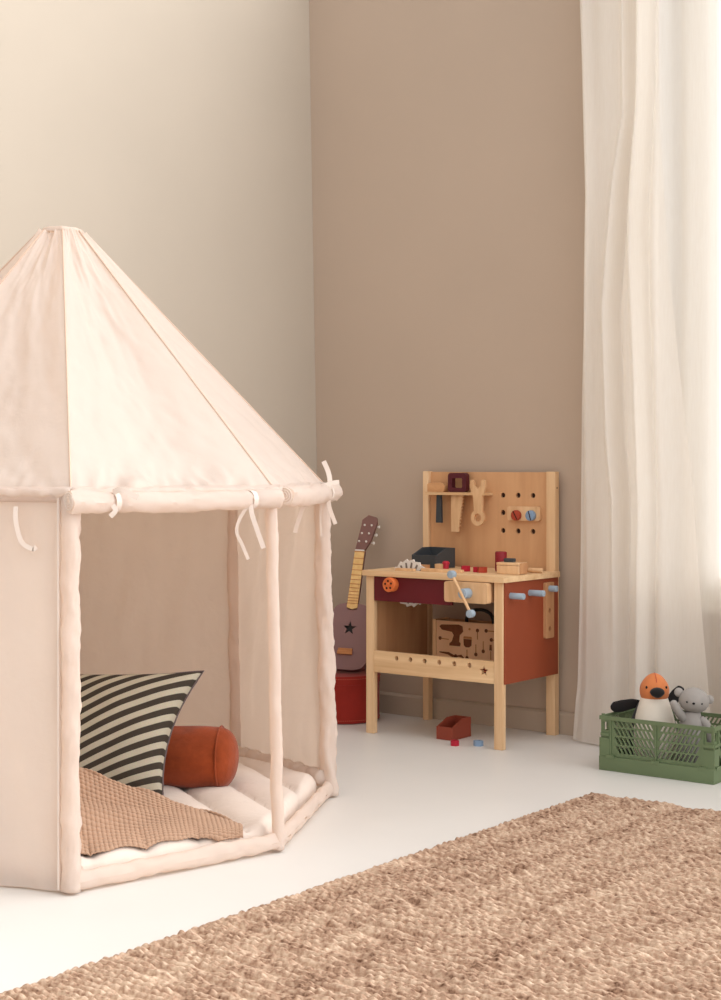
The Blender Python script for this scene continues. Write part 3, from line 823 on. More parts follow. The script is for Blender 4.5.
# vise
bm = bmesh.new(); plate(bm, rrect(-2.678, -2.524, .434, .496, .008), [], (0, y0 - .028, 0), (1, 0, 0), (0, 0, 1), .024)
VJ = obj('vise_jaw', bm, M['beech'], WB, smooth=False)
bm = bmesh.new(); plate(bm, rrect(-2.669, -2.5265, .436, .496, .004), [], (0, y0 + .006, 0), (1, 0, 0), (0, 0, 1), .014)
obj('vise_plate', bm, M['ply_side'], WB, smooth=False)
sc_ = Vector((-2.590, y0 - .028, .464))
bm = bmesh.new(); cyl(bm, sc_, sc_ + Vector((0, -.034, 0)), .0155, seg=32, bev=.002); o = obj('vise_screw', bm, M['paleblue'], VJ); o['label'] = 'pale blue vise screw'
hd = Vector((.50, 0, -.84)).normalized(); hc = sc_ + Vector((0, -.0385, 0))
hc2 = hc + Vector((0, 0, 0))
bm = bmesh.new(); cyl(bm, hc - hd * .062, hc + hd * .062, .0046, seg=14); obj('vise_handle', bm, M['beech'], VJ)
for e in (-1, 1):
    c = hc + hd * (.066 * e)
    bm = bmesh.new(); cyl(bm, c + Vector((0, .010, 0)), c + Vector((0, -.010, 0)), .0118, seg=28, bev=.002); obj('handle_end', bm, M['paleblue'], VJ)
# saw blade through the slot
bm = bmesh.new(); out = []; NT = 18
for k in range(NT):
    a = 2 * PI * k / NT
    out.append((.0765 * math.cos(a), .0765 * math.sin(a))); a2 = a + 2 * PI / NT * .8; out.append((.0700 * math.cos(a2), .0700 * math.sin(a2)))
SB = Vector((-2.881, 3.997, .474))
plate(bm, out, [], SB, (1, 0, 0), (0, 0, 1), .005, mi=0)
for k in range(NT):                       # grey slashes between the teeth
    a = 2 * PI * (k + .35) / NT; r_ = Vector((math.cos(a), 0, math.sin(a))); t_ = Vector((-r_.z, 0, r_.x)); c = SB + Vector((0, -.0004, 0))
    vs = [bm.verts.new(c + r_ * p + t_ * q) for p, q in ((.038, -.004), (.064, -.007), (.066, -.001), (.042, .004))]
    f = bm.faces.new(vs); f.material_index = 1
o = obj('saw_blade', bm, [M['blade'], M['bladeg']], WB, smooth=False); o['label'] = 'silver toothed saw blade rising through the table top'
# pegs and strip on the rust side
for yy, zz, L in ((3.958, .457, .046), (4.066, .459, .050), (4.170, .466, .034)):
    bm = bmesh.new(); cyl(bm, (x1 - .009, yy, zz), (x1 + L, yy, zz), .0095, seg=24, bev=.0015); obj('peg', bm, M['paleblue'], WB)
bm = bmesh.new(); plate(bm, rrect(4.146, 4.196, .313, .485, .005), [circle(4.170, .466, .0098, 16), circle(4.171, .397, .0080, 16), circle(4.171, .342, .0080, 16)], (x1 + .008, 0, 0), (0, 1, 0), (0, 0, 1), .0135)
obj('holed_strip', bm, M['ply_side'], WB, smooth=False)  # darker wood picked so the strip looks shaded

# ------------------------------------------------------------------ hanging toy tools
hy = SHY - .0260
T1 = thing('toy_hammer', 'toy hammer with slate handle hanging leftmost on the tool shelf', 'toy hammer', (-2.9260, hy, .66))
bm = bmesh.new(); plate(bm, [(-2.9640, .7585), (-2.9020, .7585), (-2.8960, .767), (-2.8960, .778), (-2.9080, .788), (-2.9580, .788), (-2.9650, .783)], [], (0, hy - .013, 0), (1, 0, 0), (0, 0, 1), .026)
obj('hammer_head', bm, wood('hammer_beech', rgb(196, 142, 96), rgb(222, 172, 124), (20, 60, 60)), T1, smooth=False)
bm = bmesh.new(); plate(bm, [(-2.9330, .7583), (-2.9180, .7583), (-2.9145, .657), (-2.9365, .657)], [], (0, hy - .005, 0), (1, 0, 0), (0, 0, 1), .010)
obj('handle', bm, M['slate'], T1, smooth=False)
T2 = thing('toy_saw', 'toy saw with plum handle and wooden blade hanging on the tool shelf', 'toy saw', (-2.8520, hy, .63))
bm = bmesh.new(); plate(bm, rrect(-2.8850, -2.8140, .7585, .821, .011), [rrect(-2.8690, -2.8290, .772, .804, .005)], (0, hy - .010, 0), (1, 0, 0), (0, 0, 1), .020)
obj('handle', bm, M['plum'], T2, smooth=False)
sw = [(-2.8770, .7583), (-2.8770, .629), (-2.8480, .629), (-2.8470, .640)]
for k in range(10):
    t = k / 10; xx = lerp(-2.8450, -2.8290, t); zz = lerp(.640, .750, t); sw += [(xx - .003, zz + .003), (xx + .003, zz + .009)]
sw += [(-2.8290, .7583)]
bm = bmesh.new(); plate(bm, sw[::-1], [], (0, hy - .003, 0), (1, 0, 0), (0, 0, 1), .007)
obj('blade', bm, M['beech'], T2, smooth=False)
WRY = SHY - .0465
bm = bmesh.new(); wo = -.0315
ring = [(-2.731 + .0255 * math.cos(math.radians(a)), .677 + .0255 * math.sin(math.radians(a))) for a in range(122, 419, 12)]
wr = ring + [(-2.7130, .750), (-2.706, .760), (-2.7015, .778), (-2.703, .796), (-2.7085, .800), (-2.717, .797), (-2.7185, .781), (-2.731, .770), (-2.7435, .781), (-2.745, .797), (-2.7535, .800), (-2.759, .796), (-2.7605, .778), (-2.756, .760), (-2.7490, .750)]
plate(bm, [(a + wo, b) for a, b in wr], [circle(-2.731 + wo, .677, .0135, 18)], (0, WRY, 0), (1, 0, 0), (0, 0, 1), .009)
tag(obj('toy_wrench', bm, M['beech'], origin=(-2.75, WRY, .652), smooth=False), 'pale wooden toy wrench with ring end hanging rightmost on the tool shelf', 'toy wrench')

# ------------------------------------------------------------------ things on the table top
TZ = TOPZ + .0005
def tray(name, label, loc, rot, W, D, hl, hb, mat):
    t = .005
    root = lthing(name, label, 'storage tray', loc, (0, 0, rot))
    bm = bmesh.new(); box(bm, 0, W, 0, D, 0, t, .0008); obj('base', bm, mat, root, smooth=False)
    bm = bmesh.new(); box(bm, 0, W, 0, t, t, hl, .0008); obj('front_wall', bm, mat, root, smooth=False)
    bm = bmesh.new(); box(bm, 0, W, D - t, D, t, hb, .0008); obj('back_wall', bm, mat, root, smooth=False)
    for a in (0, W - t):
        bm = bmesh.new()
        plate(bm, [(t, t), (D - t, t), (D - t, hb), (D * .55, hb), (t, hl)], [], (a + t, 0, 0), (0, 1, 0), (0, 0, 1), t)
        obj('side_wall', bm, mat, root, smooth=False)
    return root
tray('storage_tray', 'slate grey open storage tray with sloped sides on the workbench top', (-2.938, 4.085, TZ), math.radians(-3), .100, .100, .043, .064, M['slate'])
tray('storage_tray', 'brick red open storage tray with sloped sides on the floor under the workbench', (-2.757, 3.964, 0), 0, .059, .105, .040, .061, M['brick'])
def strip(name, label, c, L, W, H, rot, mat, nh=3):
    bm = bmesh.new(); 
    plate(bm, rrect(-L / 2, L / 2, -W / 2, W / 2, .003, 3), [circle(-L / 2 + L * (k + .5) / nh, 0, W * .2, 12) for k in range(nh)] if nh else [], (0, 0, H), (1, 0, 0), (0, 1, 0), H)
    o = obj(name, bm, mat, smooth=False); o.location = c; o.rotation_euler = (0, 0, rot)
    return tag(o, label, 'wooden toy piece')
strip('wooden_strip', 'short flat wooden strip lying at the front edge beneath the saw blade', (-2.868, 3.955, TZ), .07, .016, .008, .05, M['beech'], 3)
strip('wooden_strip', 'long flat wooden strip lying at the front edge beside the vise handle', (-2.742, 3.975, TZ), .150, .018, .010, .02, M['beech'], 5)
strip('wooden_block', 'small pale wooden block lying in front of the slate tray', (-2.790, 4.040, TZ), .042, .022, .020, -.2, M['beech'], 0)
strip('wooden_block', 'low tan wooden block lying between the saw blade and the slate tray', (-2.862, 4.046, TZ), .036, .020, .015, .1, M['ply_side'], 0)
def bolt(label, loc, mat, h=.032, r=.011):
    root = lthing('toy_bolt', label, 'toy bolt', loc)
    bm = bmesh.new(); cyl(bm, (0, 0, 0), (0, 0, h * .70), r * .82, seg=20, bev=.001); obj('shank', bm, mat, root)
    bm = bmesh.new(); lathe(bm, [(0, h * .70), (r * 1.05, h * .70), (r * 1.05, h * .86), (r * .7, h), (0, h)], (0, 0, 0), seg=20); obj('head', bm, mat, root)
    return root
bolt('small crimson toy bolt standing at the front edge of the workbench top', (-2.754, 4.012, TZ), M['crimson'])
def nut(label, loc, mat, rot=0, s=.013, h=.016, lay=False):
    bm = bmesh.new()
    hexa = [(s * math.cos(PI / 3 * k), s * math.sin(PI / 3 * k)) for k in range(6)]
    plate(bm, hexa, [circle(0, 0, s * .45, 16)], (0, 0, h), (1, 0, 0), (0, 1, 0), h)
    o = obj('toy_nut', bm, mat, smooth=False); o.location = loc; o.rotation_euler = (0, 0, rot)
    return tag(o, label, 'toy nut', 'toy nuts of the workbench')
nut('crimson toy nut lying alone on the workbench top', (-2.709, 4.055, TZ), M['crimson'], .3, .015, .017)
nut('crimson toy nut touching the brick red one on the workbench top', (-2.662, 4.045, TZ), M['crimson'], .1, .012, .016)
nut('brick red toy nut on the workbench top', (-2.636, 4.038, TZ), M['redscrew'], .4, .0155, .017)
nut('crimson toy nut on the floor in front of the brick red tray', (-2.648, 3.905, 0), M['crimson'], .2, .014, .016)
nut('blue toy nut on the floor beside the front workbench leg', (-2.590, 3.946, 0), M['bluegrey'], .5, .015, .016)
HP = lthing('toy_hand_plane', 'pale wooden toy plane with black knob at the right of the workbench top', 'toy plane', (-2.534, 4.046, TZ), (0, 0, .02))
bm = bmesh.new(); box(bm, -.040, .039, -.024, .024, 0, .026, .002); box(bm, -.041, .040, -.0245, .0245, .0268, .035, .002); obj('body', bm, M['beech'], HP, smooth=False)
bm = bmesh.new(); box(bm, .040, .043, -.02, .02, .002, .034, .001); obj('end_plate', bm, M['ply_side'], HP, smooth=False)
bm = bmesh.new(); box(bm, -.026, .008, -.006, .012, .0352, .047, .003); obj('knob', bm, M['slate'], HP)
bm = bmesh.new(); cyl(bm, (0, 0, 0), (0, 0, .062), .0185, seg=32, bev=.004)
o = obj('wooden_cylinder', bm, M['crimsond']); o.location = (-2.617, 4.115, TZ); tag(o, 'dark crimson wooden cylinder standing behind the toy plane', 'wooden toy piece')
RD = lthing('toy_screwdriver', 'thin wooden rod with a pale tip lying right of the toy plane', 'toy screwdriver', (-2.475, 4.125, TZ + .008), (0, 0, PI + .08))
bm = bmesh.new(); cyl(bm, (-.002, 0, 0), (.045, 0, 0), .0075, seg=16, bev=.002); obj('tip', bm, M['beech'], RD)
bm = bmesh.new(); cyl(bm, (.045, 0, -.001), (.125, 0, -.001), .0062, seg=16); obj('shaft', bm, M['ply_side'], RD)

# ------------------------------------------------------------------ toy toolbox on the bottom shelf
TB = thing('toy_toolbox', 'wooden toy toolbox printed with brown tools on the workbench lower shelf', 'toy toolbox', (-2.735, 4.12, .2075))
tz0, tz1, ty = .2075, .352, 4.095
bm = bmesh.new(); box(bm, -2.862, -2.848, ty - .002, ty + .075, tz0, tz1 + .002, .001); obj('end_board', bm, M['beech'], TB, smooth=False)
bm = bmesh.new(); box(bm, -2.612, -2.600, ty - .002, ty + .075, tz0, tz1 + .002, .001); obj('end_board', bm, M['beech'], TB, smooth=False)
bm = bmesh.new(); box(bm, -2.8475, -2.6125, ty + .066, ty + .074, tz0, tz1, .001); obj('back_panel', bm, M['ply_side'], TB, smooth=False)
bm = bmesh.new(); box(bm, -2.8475, -2.6125, ty + .0085, ty + .0655, tz0, tz0 + .008, .001); obj('base', bm, M['ply_side'], TB, smooth=False)
bm = bmesh.new(); box(bm, -2.8475, -2.6125, ty, ty + .008, tz0, tz1, .001)
FX = -2.8475
def pr(pts, mi=1, e=.0006):
    plate(bm, [(FX + a * .239, tz1 - b * .118) for a, b in pts], [], (0, ty - e, 0), (1, 0, 0), (0, 0, 1), .0005, mi)
def pc(cx, cy, r, mi=1):
    plate(bm, [(FX + cx * .239 + p[0], tz1 - cy * .118 + p[1]) for p in circle(0, 0, r, 12)], [], (0, ty - .0006, 0), (1, 0, 0), (0, 0, 1), .0005, mi)
pr([(.05, .16), (.08, .11), (.36, .08), (.42, .12), (.43, .26), (.40, .32), (.375, .36), (.365, .54), (.39, .58), (.38, .66), (.21, .66), (.21, .60), (.25, .54), (.28, .37), (.25, .29), (.09, .25)][::-1])   # drill
pr([(.44, .38), (.56, .38), (.57, .44), (.43, .44)][::-1], 2); pr([(.435, .45), (.565, .45), (.56, .62), (.52, .67), (.47, .67), (.44, .62)][::-1])                                                        # brush
def screw_print(x, y, dx, dy, r=.006):
    L_ = math.hypot(dx * .239, dy * .118); w = .0016
    ax, ay = dx * .239 / L_, -dy * .118 / L_
    c = (FX + x * .239, tz1 - y * .118)
    plate(bm, [(c[0] - ay * w, c[1] + ax * w), (c[0] + ay * w, c[1] - ax * w), (c[0] + ax * L_ + ay * w, c[1] + ay * L_ - ax * w), (c[0] + ax * L_ - ay * w, c[1] + ay * L_ + ax * w)], [], (0, ty - .0006, 0), (1, 0, 0), (0, 0, 1), .0005, 2)
    pc(x, y, r)
screw_print(.06, .48, .14, .02); screw_print(.655, .20, .0, .24); screw_print(.79, .19, .14, .0); screw_print(.745, .74, 0, -.27); screw_print(.63, .84, 0, -.27); screw_print(.49, .95, 0, -.22)
screw_print(.87, .42, .10, 0); pr([(.845, .55), (.875, .55), (.88, .70), (.84, .70)][::-1]); pr([(.855, .72), (.868, .72), (.868, .95), (.855, .95)][::-1], 2)
pr([(.05, .84), (.20, .84), (.30, .92), (.40, .88), (.46, .98), (.36, .94), (.28, .99), (.18, .90), (.05, .87)][::-1]); pc(.31, .93, .006); pc(.53, .18, .004, 2); pr([(.58, .98), (.86, 1.0), (.86, 1.03), (.58, 1.01)][::-1])
obj('front_panel', bm, [M['card'], M['print'], M['print_l']], TB, smooth=False)
bm = bmesh.new(); hxs = (-2.757, -2.655); pts = []
for k in range(25):
    a = PI * k / 24; pts.append((lerp(hxs[0], hxs[1], .5 - .5 * math.cos(a)), ty + .037, tz1 - .012 + .05 * math.sin(a) ** .55))
tube(bm, pts, .0055, 10); o = obj('handle', bm, M['black'], TB); o['label'] = 'black strap handle'

# ------------------------------------------------------------------ red drum box and toy guitar
DC = Vector((-3.222, 4.088, 0)); dr = .122
DR = thing('storage_drum', 'round red leather storage drum standing behind the tent under the toy guitar', 'storage box', tuple(DC))
bm = bmesh.new(); lathe(bm, [(0, .001), (dr - .004, .001), (dr, .005), (dr, .128), (0, .128)], DC, seg=64); obj('body', bm, M['drum'], DR)
bm = bmesh.new(); lathe(bm, [(dr - .01, .1285), (dr + .0025, .1285), (dr + .0025, .152), (dr - .001, .156), (0, .157)], DC, seg=64); LD = obj('lid', bm, M['drum'], DR)
def stitches(name, zz, r, parent):
    bm = bmesh.new()
    for k in range(110):
        a = 2 * PI * k / 110; a2 = a + 2 * PI / 110 * .6
        p, q = [DC + Vector((r * math.cos(t), r * math.sin(t), zz)) for t in (a, a2)]
        cyl(bm, p, q, .0012, seg=5)
    obj(name, bm, M['stitch'], parent)
stitches('stitching', .148, dr + .003, LD); stitches('stitching', .012, dr + .0005, DR.children[0])

GB = Vector((-3.190, 4.052, .1690))
gtop = Vector((-3.234, 4.222, .665))
gy = (gtop - GB).normalized()                       # length axis
gz = Vector((.34, -.94, 0)); gz = (gz - gy * gz.dot(gy)).normalized()   # front normal
gx = gy.cross(gz).normalized()
UK = bpy.data.objects.new('toy_guitar', None); COL.objects.link(UK)
UK.matrix_world = Matrix(((gx.x, gy.x, gz.x, GB.x), (gx.y, gy.y, gz.y, GB.y), (gx.z, gy.z, gz.z, GB.z), (0, 0, 0, 1)))
UK['_o'] = [0, 0, 0]; tag(UK, 'mauve toy guitar with star sound hole leaning on the wall atop the red drum', 'toy guitar')
def catmull2(pts, n=6):
    p3 = smooth_path([Vector((a, b, 0)) for a, b in pts + [pts[0]]], n); return [(p.x, p.y) for p in p3[:-1]]
half = [(0, .002), (.035, .003), (.060, .013), (.0745, .038), (.077, .075), (.0745, .12), (.072, .165), (.067, .195), (.054, .217), (.030, .226), (0, .228)]
outl = half + [(-x, y) for x, y in half[-2:0:-1]]
outl = catmull2(outl, 4)
bm = bmesh.new(); plate(bm, outl, [star(0.0, .142, .0245, .0098)], (0, 0, 0), (1, 0, 0), (0, 1, 0), .008); obj('soundboard', bm, M['uke'], UK, smooth=False)
bm = bmesh.new(); plate(bm, [(x * .995, .114 + (y - .114) * .995) for x, y in outl], [], (0, 0, -.0082), (1, 0, 0), (0, 1, 0), .030); BY = obj('body', bm, M['uke'], UK, smooth=False)
bm = bmesh.new(); plate(bm, star(0.0, .142, .0265, .0115), [], (0, 0, -.0070), (1, 0, 0), (0, 1, 0), .0010); obj('sound_hole', bm, M['black'], UK, smooth=False)
bm = bmesh.new(); box(bm, -.030, .022, .052, .064, .0002, .009, .002); box(bm, -.029, .021, .064, .073, .0002, .005, .001); obj('bridge', bm, M['bridge'], UK, smooth=False)
bm = bmesh.new(); plate(bm, [(-.0185, .212), (0, .206), (.0185, .212), (.0165, .408), (-.0165, .408)], [], (0, 0, .0055), (1, 0, 0), (0, 1, 0), .0052); 
for k in range(13):
    yy = .226 + .176 * (1 - .5 ** (k / 9.0)) / (1 - .5 ** (12 / 9.0)) * 1.0
    yy = .406 - (.180) * (1 - .5 ** ((k) / 8.0)) / (1 - .5 ** (12 / 8.0))
    box(bm, -.0185, .0185, yy - .001, yy + .001, .0055, .0068, mi=1)
obj('fretboard', bm, [M['fret'], M['bridge']], UK, smooth=False)
bm = bmesh.new(); box(bm, -.0165, .0165, .4085, .413, -.002, .0075, .001); obj('nut', bm, M['bone'], UK)
bm = bmesh.new(); plate(bm, [(-.0165, .205), (.0165, .205), (.0165, .412), (-.0165, .412)], [], (0, 0, 0), (1, 0, 0), (0, 1, 0), .016); obj('neck', bm, M['uke_head'], UK, smooth=False)
bm = bmesh.new(); SH = lambda x, y: (x + .20 * (y - .4135), y)
plate(bm, [SH(*p) for p in [(-.0165, .4135), (.0165, .4135), (.027, .450), (.028, .512), (.020, .530), (-.010, .537), (-.027, .520), (-.024, .50), (-.020, .45)]], [], (0, 0, .003), (1, 0, 0), (0, 1, 0), .014); HS = obj('headstock', bm, M['uke_head'], UK, smooth=False)
for k in range(3):
    for sx in (-1, 1):
        yy = .443 + .029 * k; hx_ = .20 * (yy - .4135)
        bm = bmesh.new(); cyl(bm, (hx_ + sx * .0125, yy, .003), (hx_ + sx * .0125, yy, .009), .0022, seg=12); cyl(bm, (hx_ + sx * .0125, yy, .0032), (hx_ + sx * .0125, yy, .0042), .0036, seg=14)
        obj('string_post', bm, M['bone'], HS)
        bm = bmesh.new(); ox = hx_ + (.0 if sx > 0 else .012)
        cyl(bm, (ox + sx * .022, yy, -.013), (ox + sx * .033, yy, -.013), .0018, seg=8); ellipsoid(bm, (ox + sx * .034, yy, -.014), (.0042, .0062, .004), seg=16, rings=10)
        obj('tuning_peg', bm, M['bone'], HS)

# ------------------------------------------------------------------ green crate
CX0, CX1, CY0, CY1 = -2.122, -1.778, 3.842, 4.074
CR = thing('folding_crate', 'green slotted plastic folding crate on the floor below the window', 'crate', ((CX0 + CX1) / 2, (CY0 + CY1) / 2, 0))
bm = bmesh.new()
box(bm, CX0, CX1, CY0, CY1, 0.0, .006, .002)
for (a, b, c, d) in ((CX0, CX1, CY0, CY0 + .006), (CX0, CX1, CY1 - .006, CY1), (CX0, CX0 + .006, CY0 + .006, CY1 - .006), (CX1 - .006, CX1, CY0 + .006, CY1 - .006)):
    box(bm, a, b, c, d, .0055, .040, .0015)
obj('base_tray', bm, M['crate'], CR)
def slot(cx, cy, dx, h, w):                # slanted slot
    return [(cx - w / 2 - dx / 2, cy - h / 2), (cx + w / 2 - dx / 2, cy - h / 2), (cx + w / 2 + dx / 2, cy + h / 2), (cx - w / 2 + dx / 2, cy + h / 2)]
def side(O, ux, Wd, flip):
    holes = []; m = .038; half = (Wd - 2 * m) / 2; nrow = 4; ncol = max(5, int(half / .0135))
    for hf in (0, 1):
        sgn = -1 if hf == 0 else 1
        for r in range(nrow):
            cy = .0205 + r * .0245
            for k in range(ncol):
                st = (half - .016) / ncol
                cx = m + hf * half + .010 + (k + .5) * st + sgn * (r - 1.5) * .0030 - .001
                holes.append(slot(cx, cy, sgn * .0112, .0198, .0082))
    # corner cut-outs
    holes += [rrect(.008, .026, .070, .094, .002, 2), rrect(Wd - .026, Wd - .008, .070, .094, .002, 2)]
    bm = bmesh.new(); plate(bm, [(0.003, 0), (Wd - .003, 0), (Wd - .003, .104), (.003, .104)], holes, O, ux, (0, 0, 1), .0045)
    U = Vector(ux); nO = U.cross(Vector((0, 0, 1)))
    def rib(a, b, c, d, e=.004):
        t = bmesh.new(); plate(bm, [(a, c), (b, c), (b, d), (a, d)], [], Vector(O) + nO * e, ux, (0, 0, 1), e); t.free()
    rib(Wd / 2 - .002, Wd / 2 + .002, .004, .10, .003)
    rib(m - .007, m - .002, .002, .10, .003); rib(Wd - m + .002, Wd - m + .007, .002, .10, .003)
    rib(.0, .031, .0, .050, .004); rib(Wd - .031, Wd, .0, .050, .004)
    rib(.004, .031, .056, .064, .005); rib(Wd - .031, Wd - .004, .056, .064, .005)
    rib(0, Wd, .100, .111, .0045)
    for hx in (.10, .5, .90): rib(Wd * hx - .012, Wd * hx + .012, -.005, .004, .0085)
    return bm
zf = .040
for O, ux, Wd in (((CX0, CY0 + .007, zf), (1, 0, 0), CX1 - CX0), ((CX1 - .007, CY0 + .0055, zf), (0, 1, 0), CY1 - CY0 - .011),
                  ((CX1, CY1 - .007, zf), (-1, 0, 0), CX1 - CX0), ((CX0 + .007, CY1 - .0055, zf), (0, -1, 0), CY1 - CY0 - .011)):
    obj('side_panel', side(O, ux, Wd, 0), M['crate'], CR, smooth=False)
for a in (CX0, CX1):
    for b in (CY0, CY1):
        s1 = 1 if a == CX0 else -1; s2 = 1 if b == CY0 else -1
        bm = bmesh.new(); cyl(bm, (a + s1 * .009, b + s2 * .009, .1512), (a + s1 * .009, b + s2 * .009, .156), .005, seg=12); obj('stacking_nub', bm, M['crate'], CR)

# ------------------------------------------------------------------ soft toys in the crate
PG = Vector((-2.004, 3.945, .0215))
fw = Vector((.61, -.792, 0)); rt = Vector((.792, .61, 0))          # toy faces the room
Rm = Matrix((rt, -fw, UP)).transposed()                            # local x right, y back, z up
PGT = thing('plush_penguin', 'plush penguin with orange head and black beak sitting in the green crate', 'soft toy', tuple(PG))
bm = bmesh.new(); lathe(bm, [(0, -.0135), (.045, -.0135), (.058, .0), (.0625, .045), (.060, .09), (.052, .130), (.043, .160), (.036, .180), (.02, .188), (0, .189)], PG, seg=40)
for v in bm.verts: v.co = PG + (v.co - PG) + Vector((0, 0, 0)) - fw * 0; 
obj('body', bm, M['p_white'], PGT, autosmooth=0)
hc = PG + UP * .200
bm = bmesh.new()
def headf(p):
    q = p.copy(); k = 1 - .20 * max(0, q.z) ** 1.5 + .06 * max(0, -q.z); q.x *= k; q.y *= k; return q
ellipsoid(bm, hc, (.041, .041, .046), Rm, fn=headf); HD = obj('head', bm, M['p_orange'], PGT, autosmooth=0)
bm = bmesh.new(); tube(bm, [hc + Rm @ Vector((0, -.0415 * math.cos(a) * (1 - .2 * max(0, math.sin(a)) ** 1.5), .0465 * math.sin(a))) for a in [.55 + k * .1 for k in range(12)]], .0010, 6); obj('head_seam', bm, M['redscrew'], HD)
bm = bmesh.new(); ellipsoid(bm, hc + Rm @ Vector((0, -.042, -.003)), (.0205, .020, .0145), Rm, fn=lambda p: Vector((p.x * (1 - .25 * max(0, -p.z)), p.y, p.z))); obj('beak', bm, M['p_black'], HD, autosmooth=0)
for s in (-1, 1):
    bm = bmesh.new(); ellipsoid(bm, hc + Rm @ Vector((s * .0275, -.0295, .010)), (.0030, .003, .0040), Rm, seg=14, rings=10); obj('eye', bm, M['p_black'], HD, autosmooth=0)
def wing(pts, rs, flat=.45):
    bm = bmesh.new(); pts = smooth_path(pts, 5); n = len(pts)
    rad = [interp([(k / (len(rs) - 1), r) for k, r in enumerate(rs)], i / (n - 1)) for i in range(n)]
    tube(bm, pts, rad, 14, up=UP)
    for v in bm.verts:                     # flatten front to back about the wing's own plane
        c = min(pts, key=lambda p: (p - v.co).length_squared); d = (v.co - c).dot(fw); v.co -= fw * d * (1 - flat)
    return obj('wing', bm, M['p_black'], PGT, autosmooth=0)
wp = lambda x, y, z: PG + Rm @ Vector((x, y, z))
wing([wp(-.030, .028, .158), wp(-.055, .030, .156), wp(-.085, .028, .150), wp(-.108, .026, .147), wp(-.118, .025, .146)], [.006, .014, .017, .015, .004])
wing([wp(.034, .020, .135), wp(.052, .030, .160), wp(.070, .038, .182), wp(.083, .042, .197), wp(.086, .043, .201)], [.010, .017, .017, .012, .003])
for s in (-1, 1):                          # black flanks
    bm = bmesh.new(); ellipsoid(bm, wp(s * .050, .020, .085), (.016, .036, .085), Rm @ Matrix.Rotation(s * -.22, 3, 'Y')); obj('flank', bm, M['p_black'], PGT, autosmooth=0)

BG = Vector((-1.884, 3.928, .0075))
BT = thing('plush_bear', 'grey knitted plush bear with one raised arm sitting in the green crate', 'soft toy', tuple(BG))
wb = lambda x, y, z: BG + Rm @ Vector((x, y, z))
bm = bmesh.new(); lathe(bm, [(0, 0), (.034, .0), (.042, .012), (.043, .06), (.039, .10), (.031, .140), (.024, .165), (0, .170)], BG, seg=36); obj('body', bm, M['p_grey'], BT, autosmooth=0)
bh = wb(.006, -.006, .198)
Rb = Rm @ Matrix.Rotation(.12, 3, 'Y')
bm = bmesh.new(); ellipsoid(bm, bh, (.041, .037, .0345), Rb, fn=lambda p: Vector((p.x * (1 + .06 * max(0, -p.z)), p.y, p.z))); BH = obj('head', bm, M['p_grey'], BT, autosmooth=0)
for s in (-1, 1):
    bm = bmesh.new(); ellipsoid(bm, bh + Rb @ Vector((s * .043, .006, .016 if s < 0 else .006)), (.0125, .008, .0125), Rb, seg=24, rings=14); obj('ear', bm, M['p_grey'], BH, autosmooth=0)
    bm = bmesh.new(); ellipsoid(bm, bh + Rb @ Vector((s * .0205 - .006, -.0335, -.003)), (.0026, .0026, .0026), Rb, seg=12, rings=8); obj('eye', bm, M['p_black'], BH)
bm = bmesh.new(); ellipsoid(bm, bh + Rb @ Vector((-.0085, -.0365, -.0045)), (.0042, .003, .003), Rb, seg=12, rings=8); obj('nose', bm, M['p_black'], BH)
def arm(pts, rs):
    bm = bmesh.new(); pts = smooth_path(pts, 5); n = len(pts)
    rad = [interp([(k / (len(rs) - 1), r) for k, r in enumerate(rs)], i / (n - 1)) for i in range(n)]
    tube(bm, pts, rad, 14); return obj('arm', bm, M['p_grey'], BT, autosmooth=0)
arm([wb(-.020, -.008, .146), wb(-.032, -.012, .160), wb(-.044, -.014, .178), wb(-.053, -.014, .193), wb(-.056, -.014, .198)], [.012, .0125, .012, .010, .003])
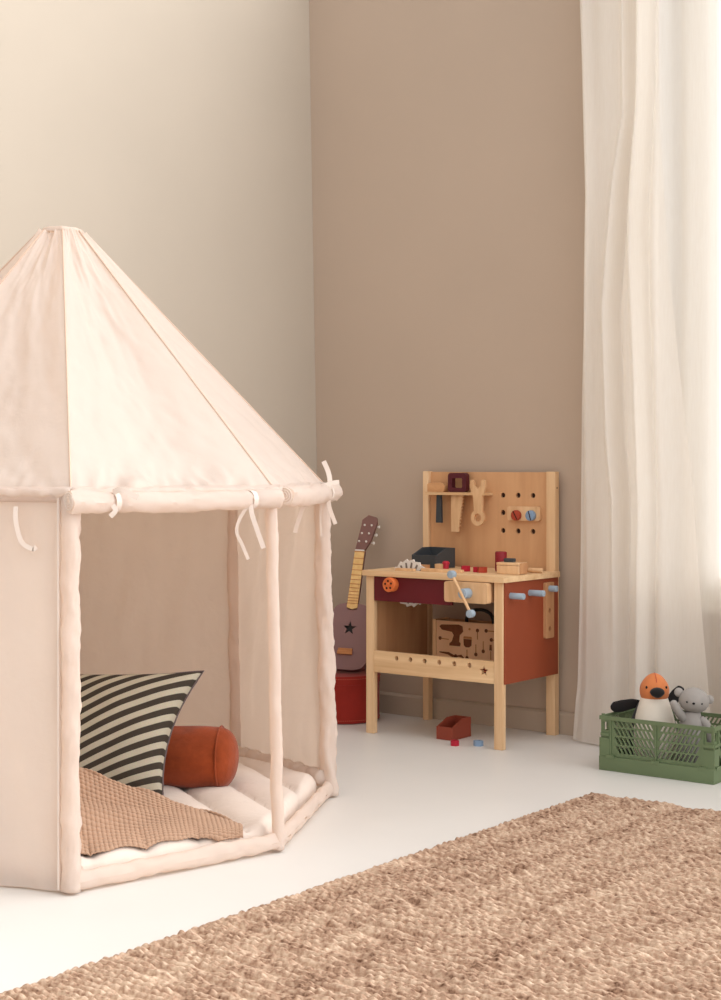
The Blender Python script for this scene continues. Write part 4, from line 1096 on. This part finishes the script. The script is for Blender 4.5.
arm([wb(.022, -.010, .148), wb(.036, -.016, .134), wb(.044, -.020, .112), wb(.047, -.020, .09), wb(.047, -.02, .082)], [.011, .012, .012, .010, .003])

# ------------------------------------------------------------------ light
W = bpy.data.worlds.new('daylight'); SC.world = W; W.use_nodes = True
nt = W.node_tree; bg = nt.nodes['Background']
tc = N(nt, 'ShaderNodeTexCoord')
def lobe(d, f0, f1, t1):                   # a bright part of the overcast sky
    dt = N(nt, 'ShaderNodeVectorMath', operation='DOT_PRODUCT'); dt.inputs[1].default_value = Vector(d).normalized()
    nt.links.new(tc.outputs['Generated'], dt.inputs[0])
    mr = N(nt, 'ShaderNodeMapRange'); mr.interpolation_type = 'SMOOTHSTEP'
    for k, vv in (('From Min', f0), ('From Max', f1), ('To Min', 0.0), ('To Max', t1)): mr.inputs[k].default_value = vv
    nt.links.new(dt.outputs['Value'], mr.inputs['Value']); return mr.outputs['Result']
acc = None
for L_ in (((.75, .05, .65), .0, 1.0, .60), ((.63, .67, .38), .42, .97, 3.8), ((.35, .88, .30), .50, .97, 1.2), ((.60, -.62, .50), .25, 1.0, .55)):
    q_ = lobe(*L_)
    ad = N(nt, 'ShaderNodeMath', operation='ADD'); ad.inputs[0].default_value = .56
    if acc is not None: nt.links.new(acc, ad.inputs[0])
    nt.links.new(q_, ad.inputs[1]); acc = ad.outputs[0]
nt.links.new(acc, bg.inputs['Strength'])
bg.inputs['Color'].default_value = (1.0, .993, .985, 1)

# ------------------------------------------------------------------ camera
cam = bpy.data.cameras.new('camera'); co = bpy.data.objects.new('camera', cam); COL.objects.link(co)
co.location = (0, 0, .85); co.rotation_euler = (PI / 2, 0, math.radians(37.6))
cam.sensor_fit = 'VERTICAL'; cam.sensor_height = 36; cam.sensor_width = 36; cam.lens = 56.16
cam.shift_y = -.036; cam.clip_start = .05
SC.camera = co
vs = SC.view_settings
SC.display_settings.display_device = 'sRGB'
vs.view_transform = 'Standard'; vs.look = 'None'; vs.exposure = -0.17; vs.gamma = 1.0; vs.use_curve_mapping = False
for o in bpy.data.objects:
    if '_o' in o: del o['_o']
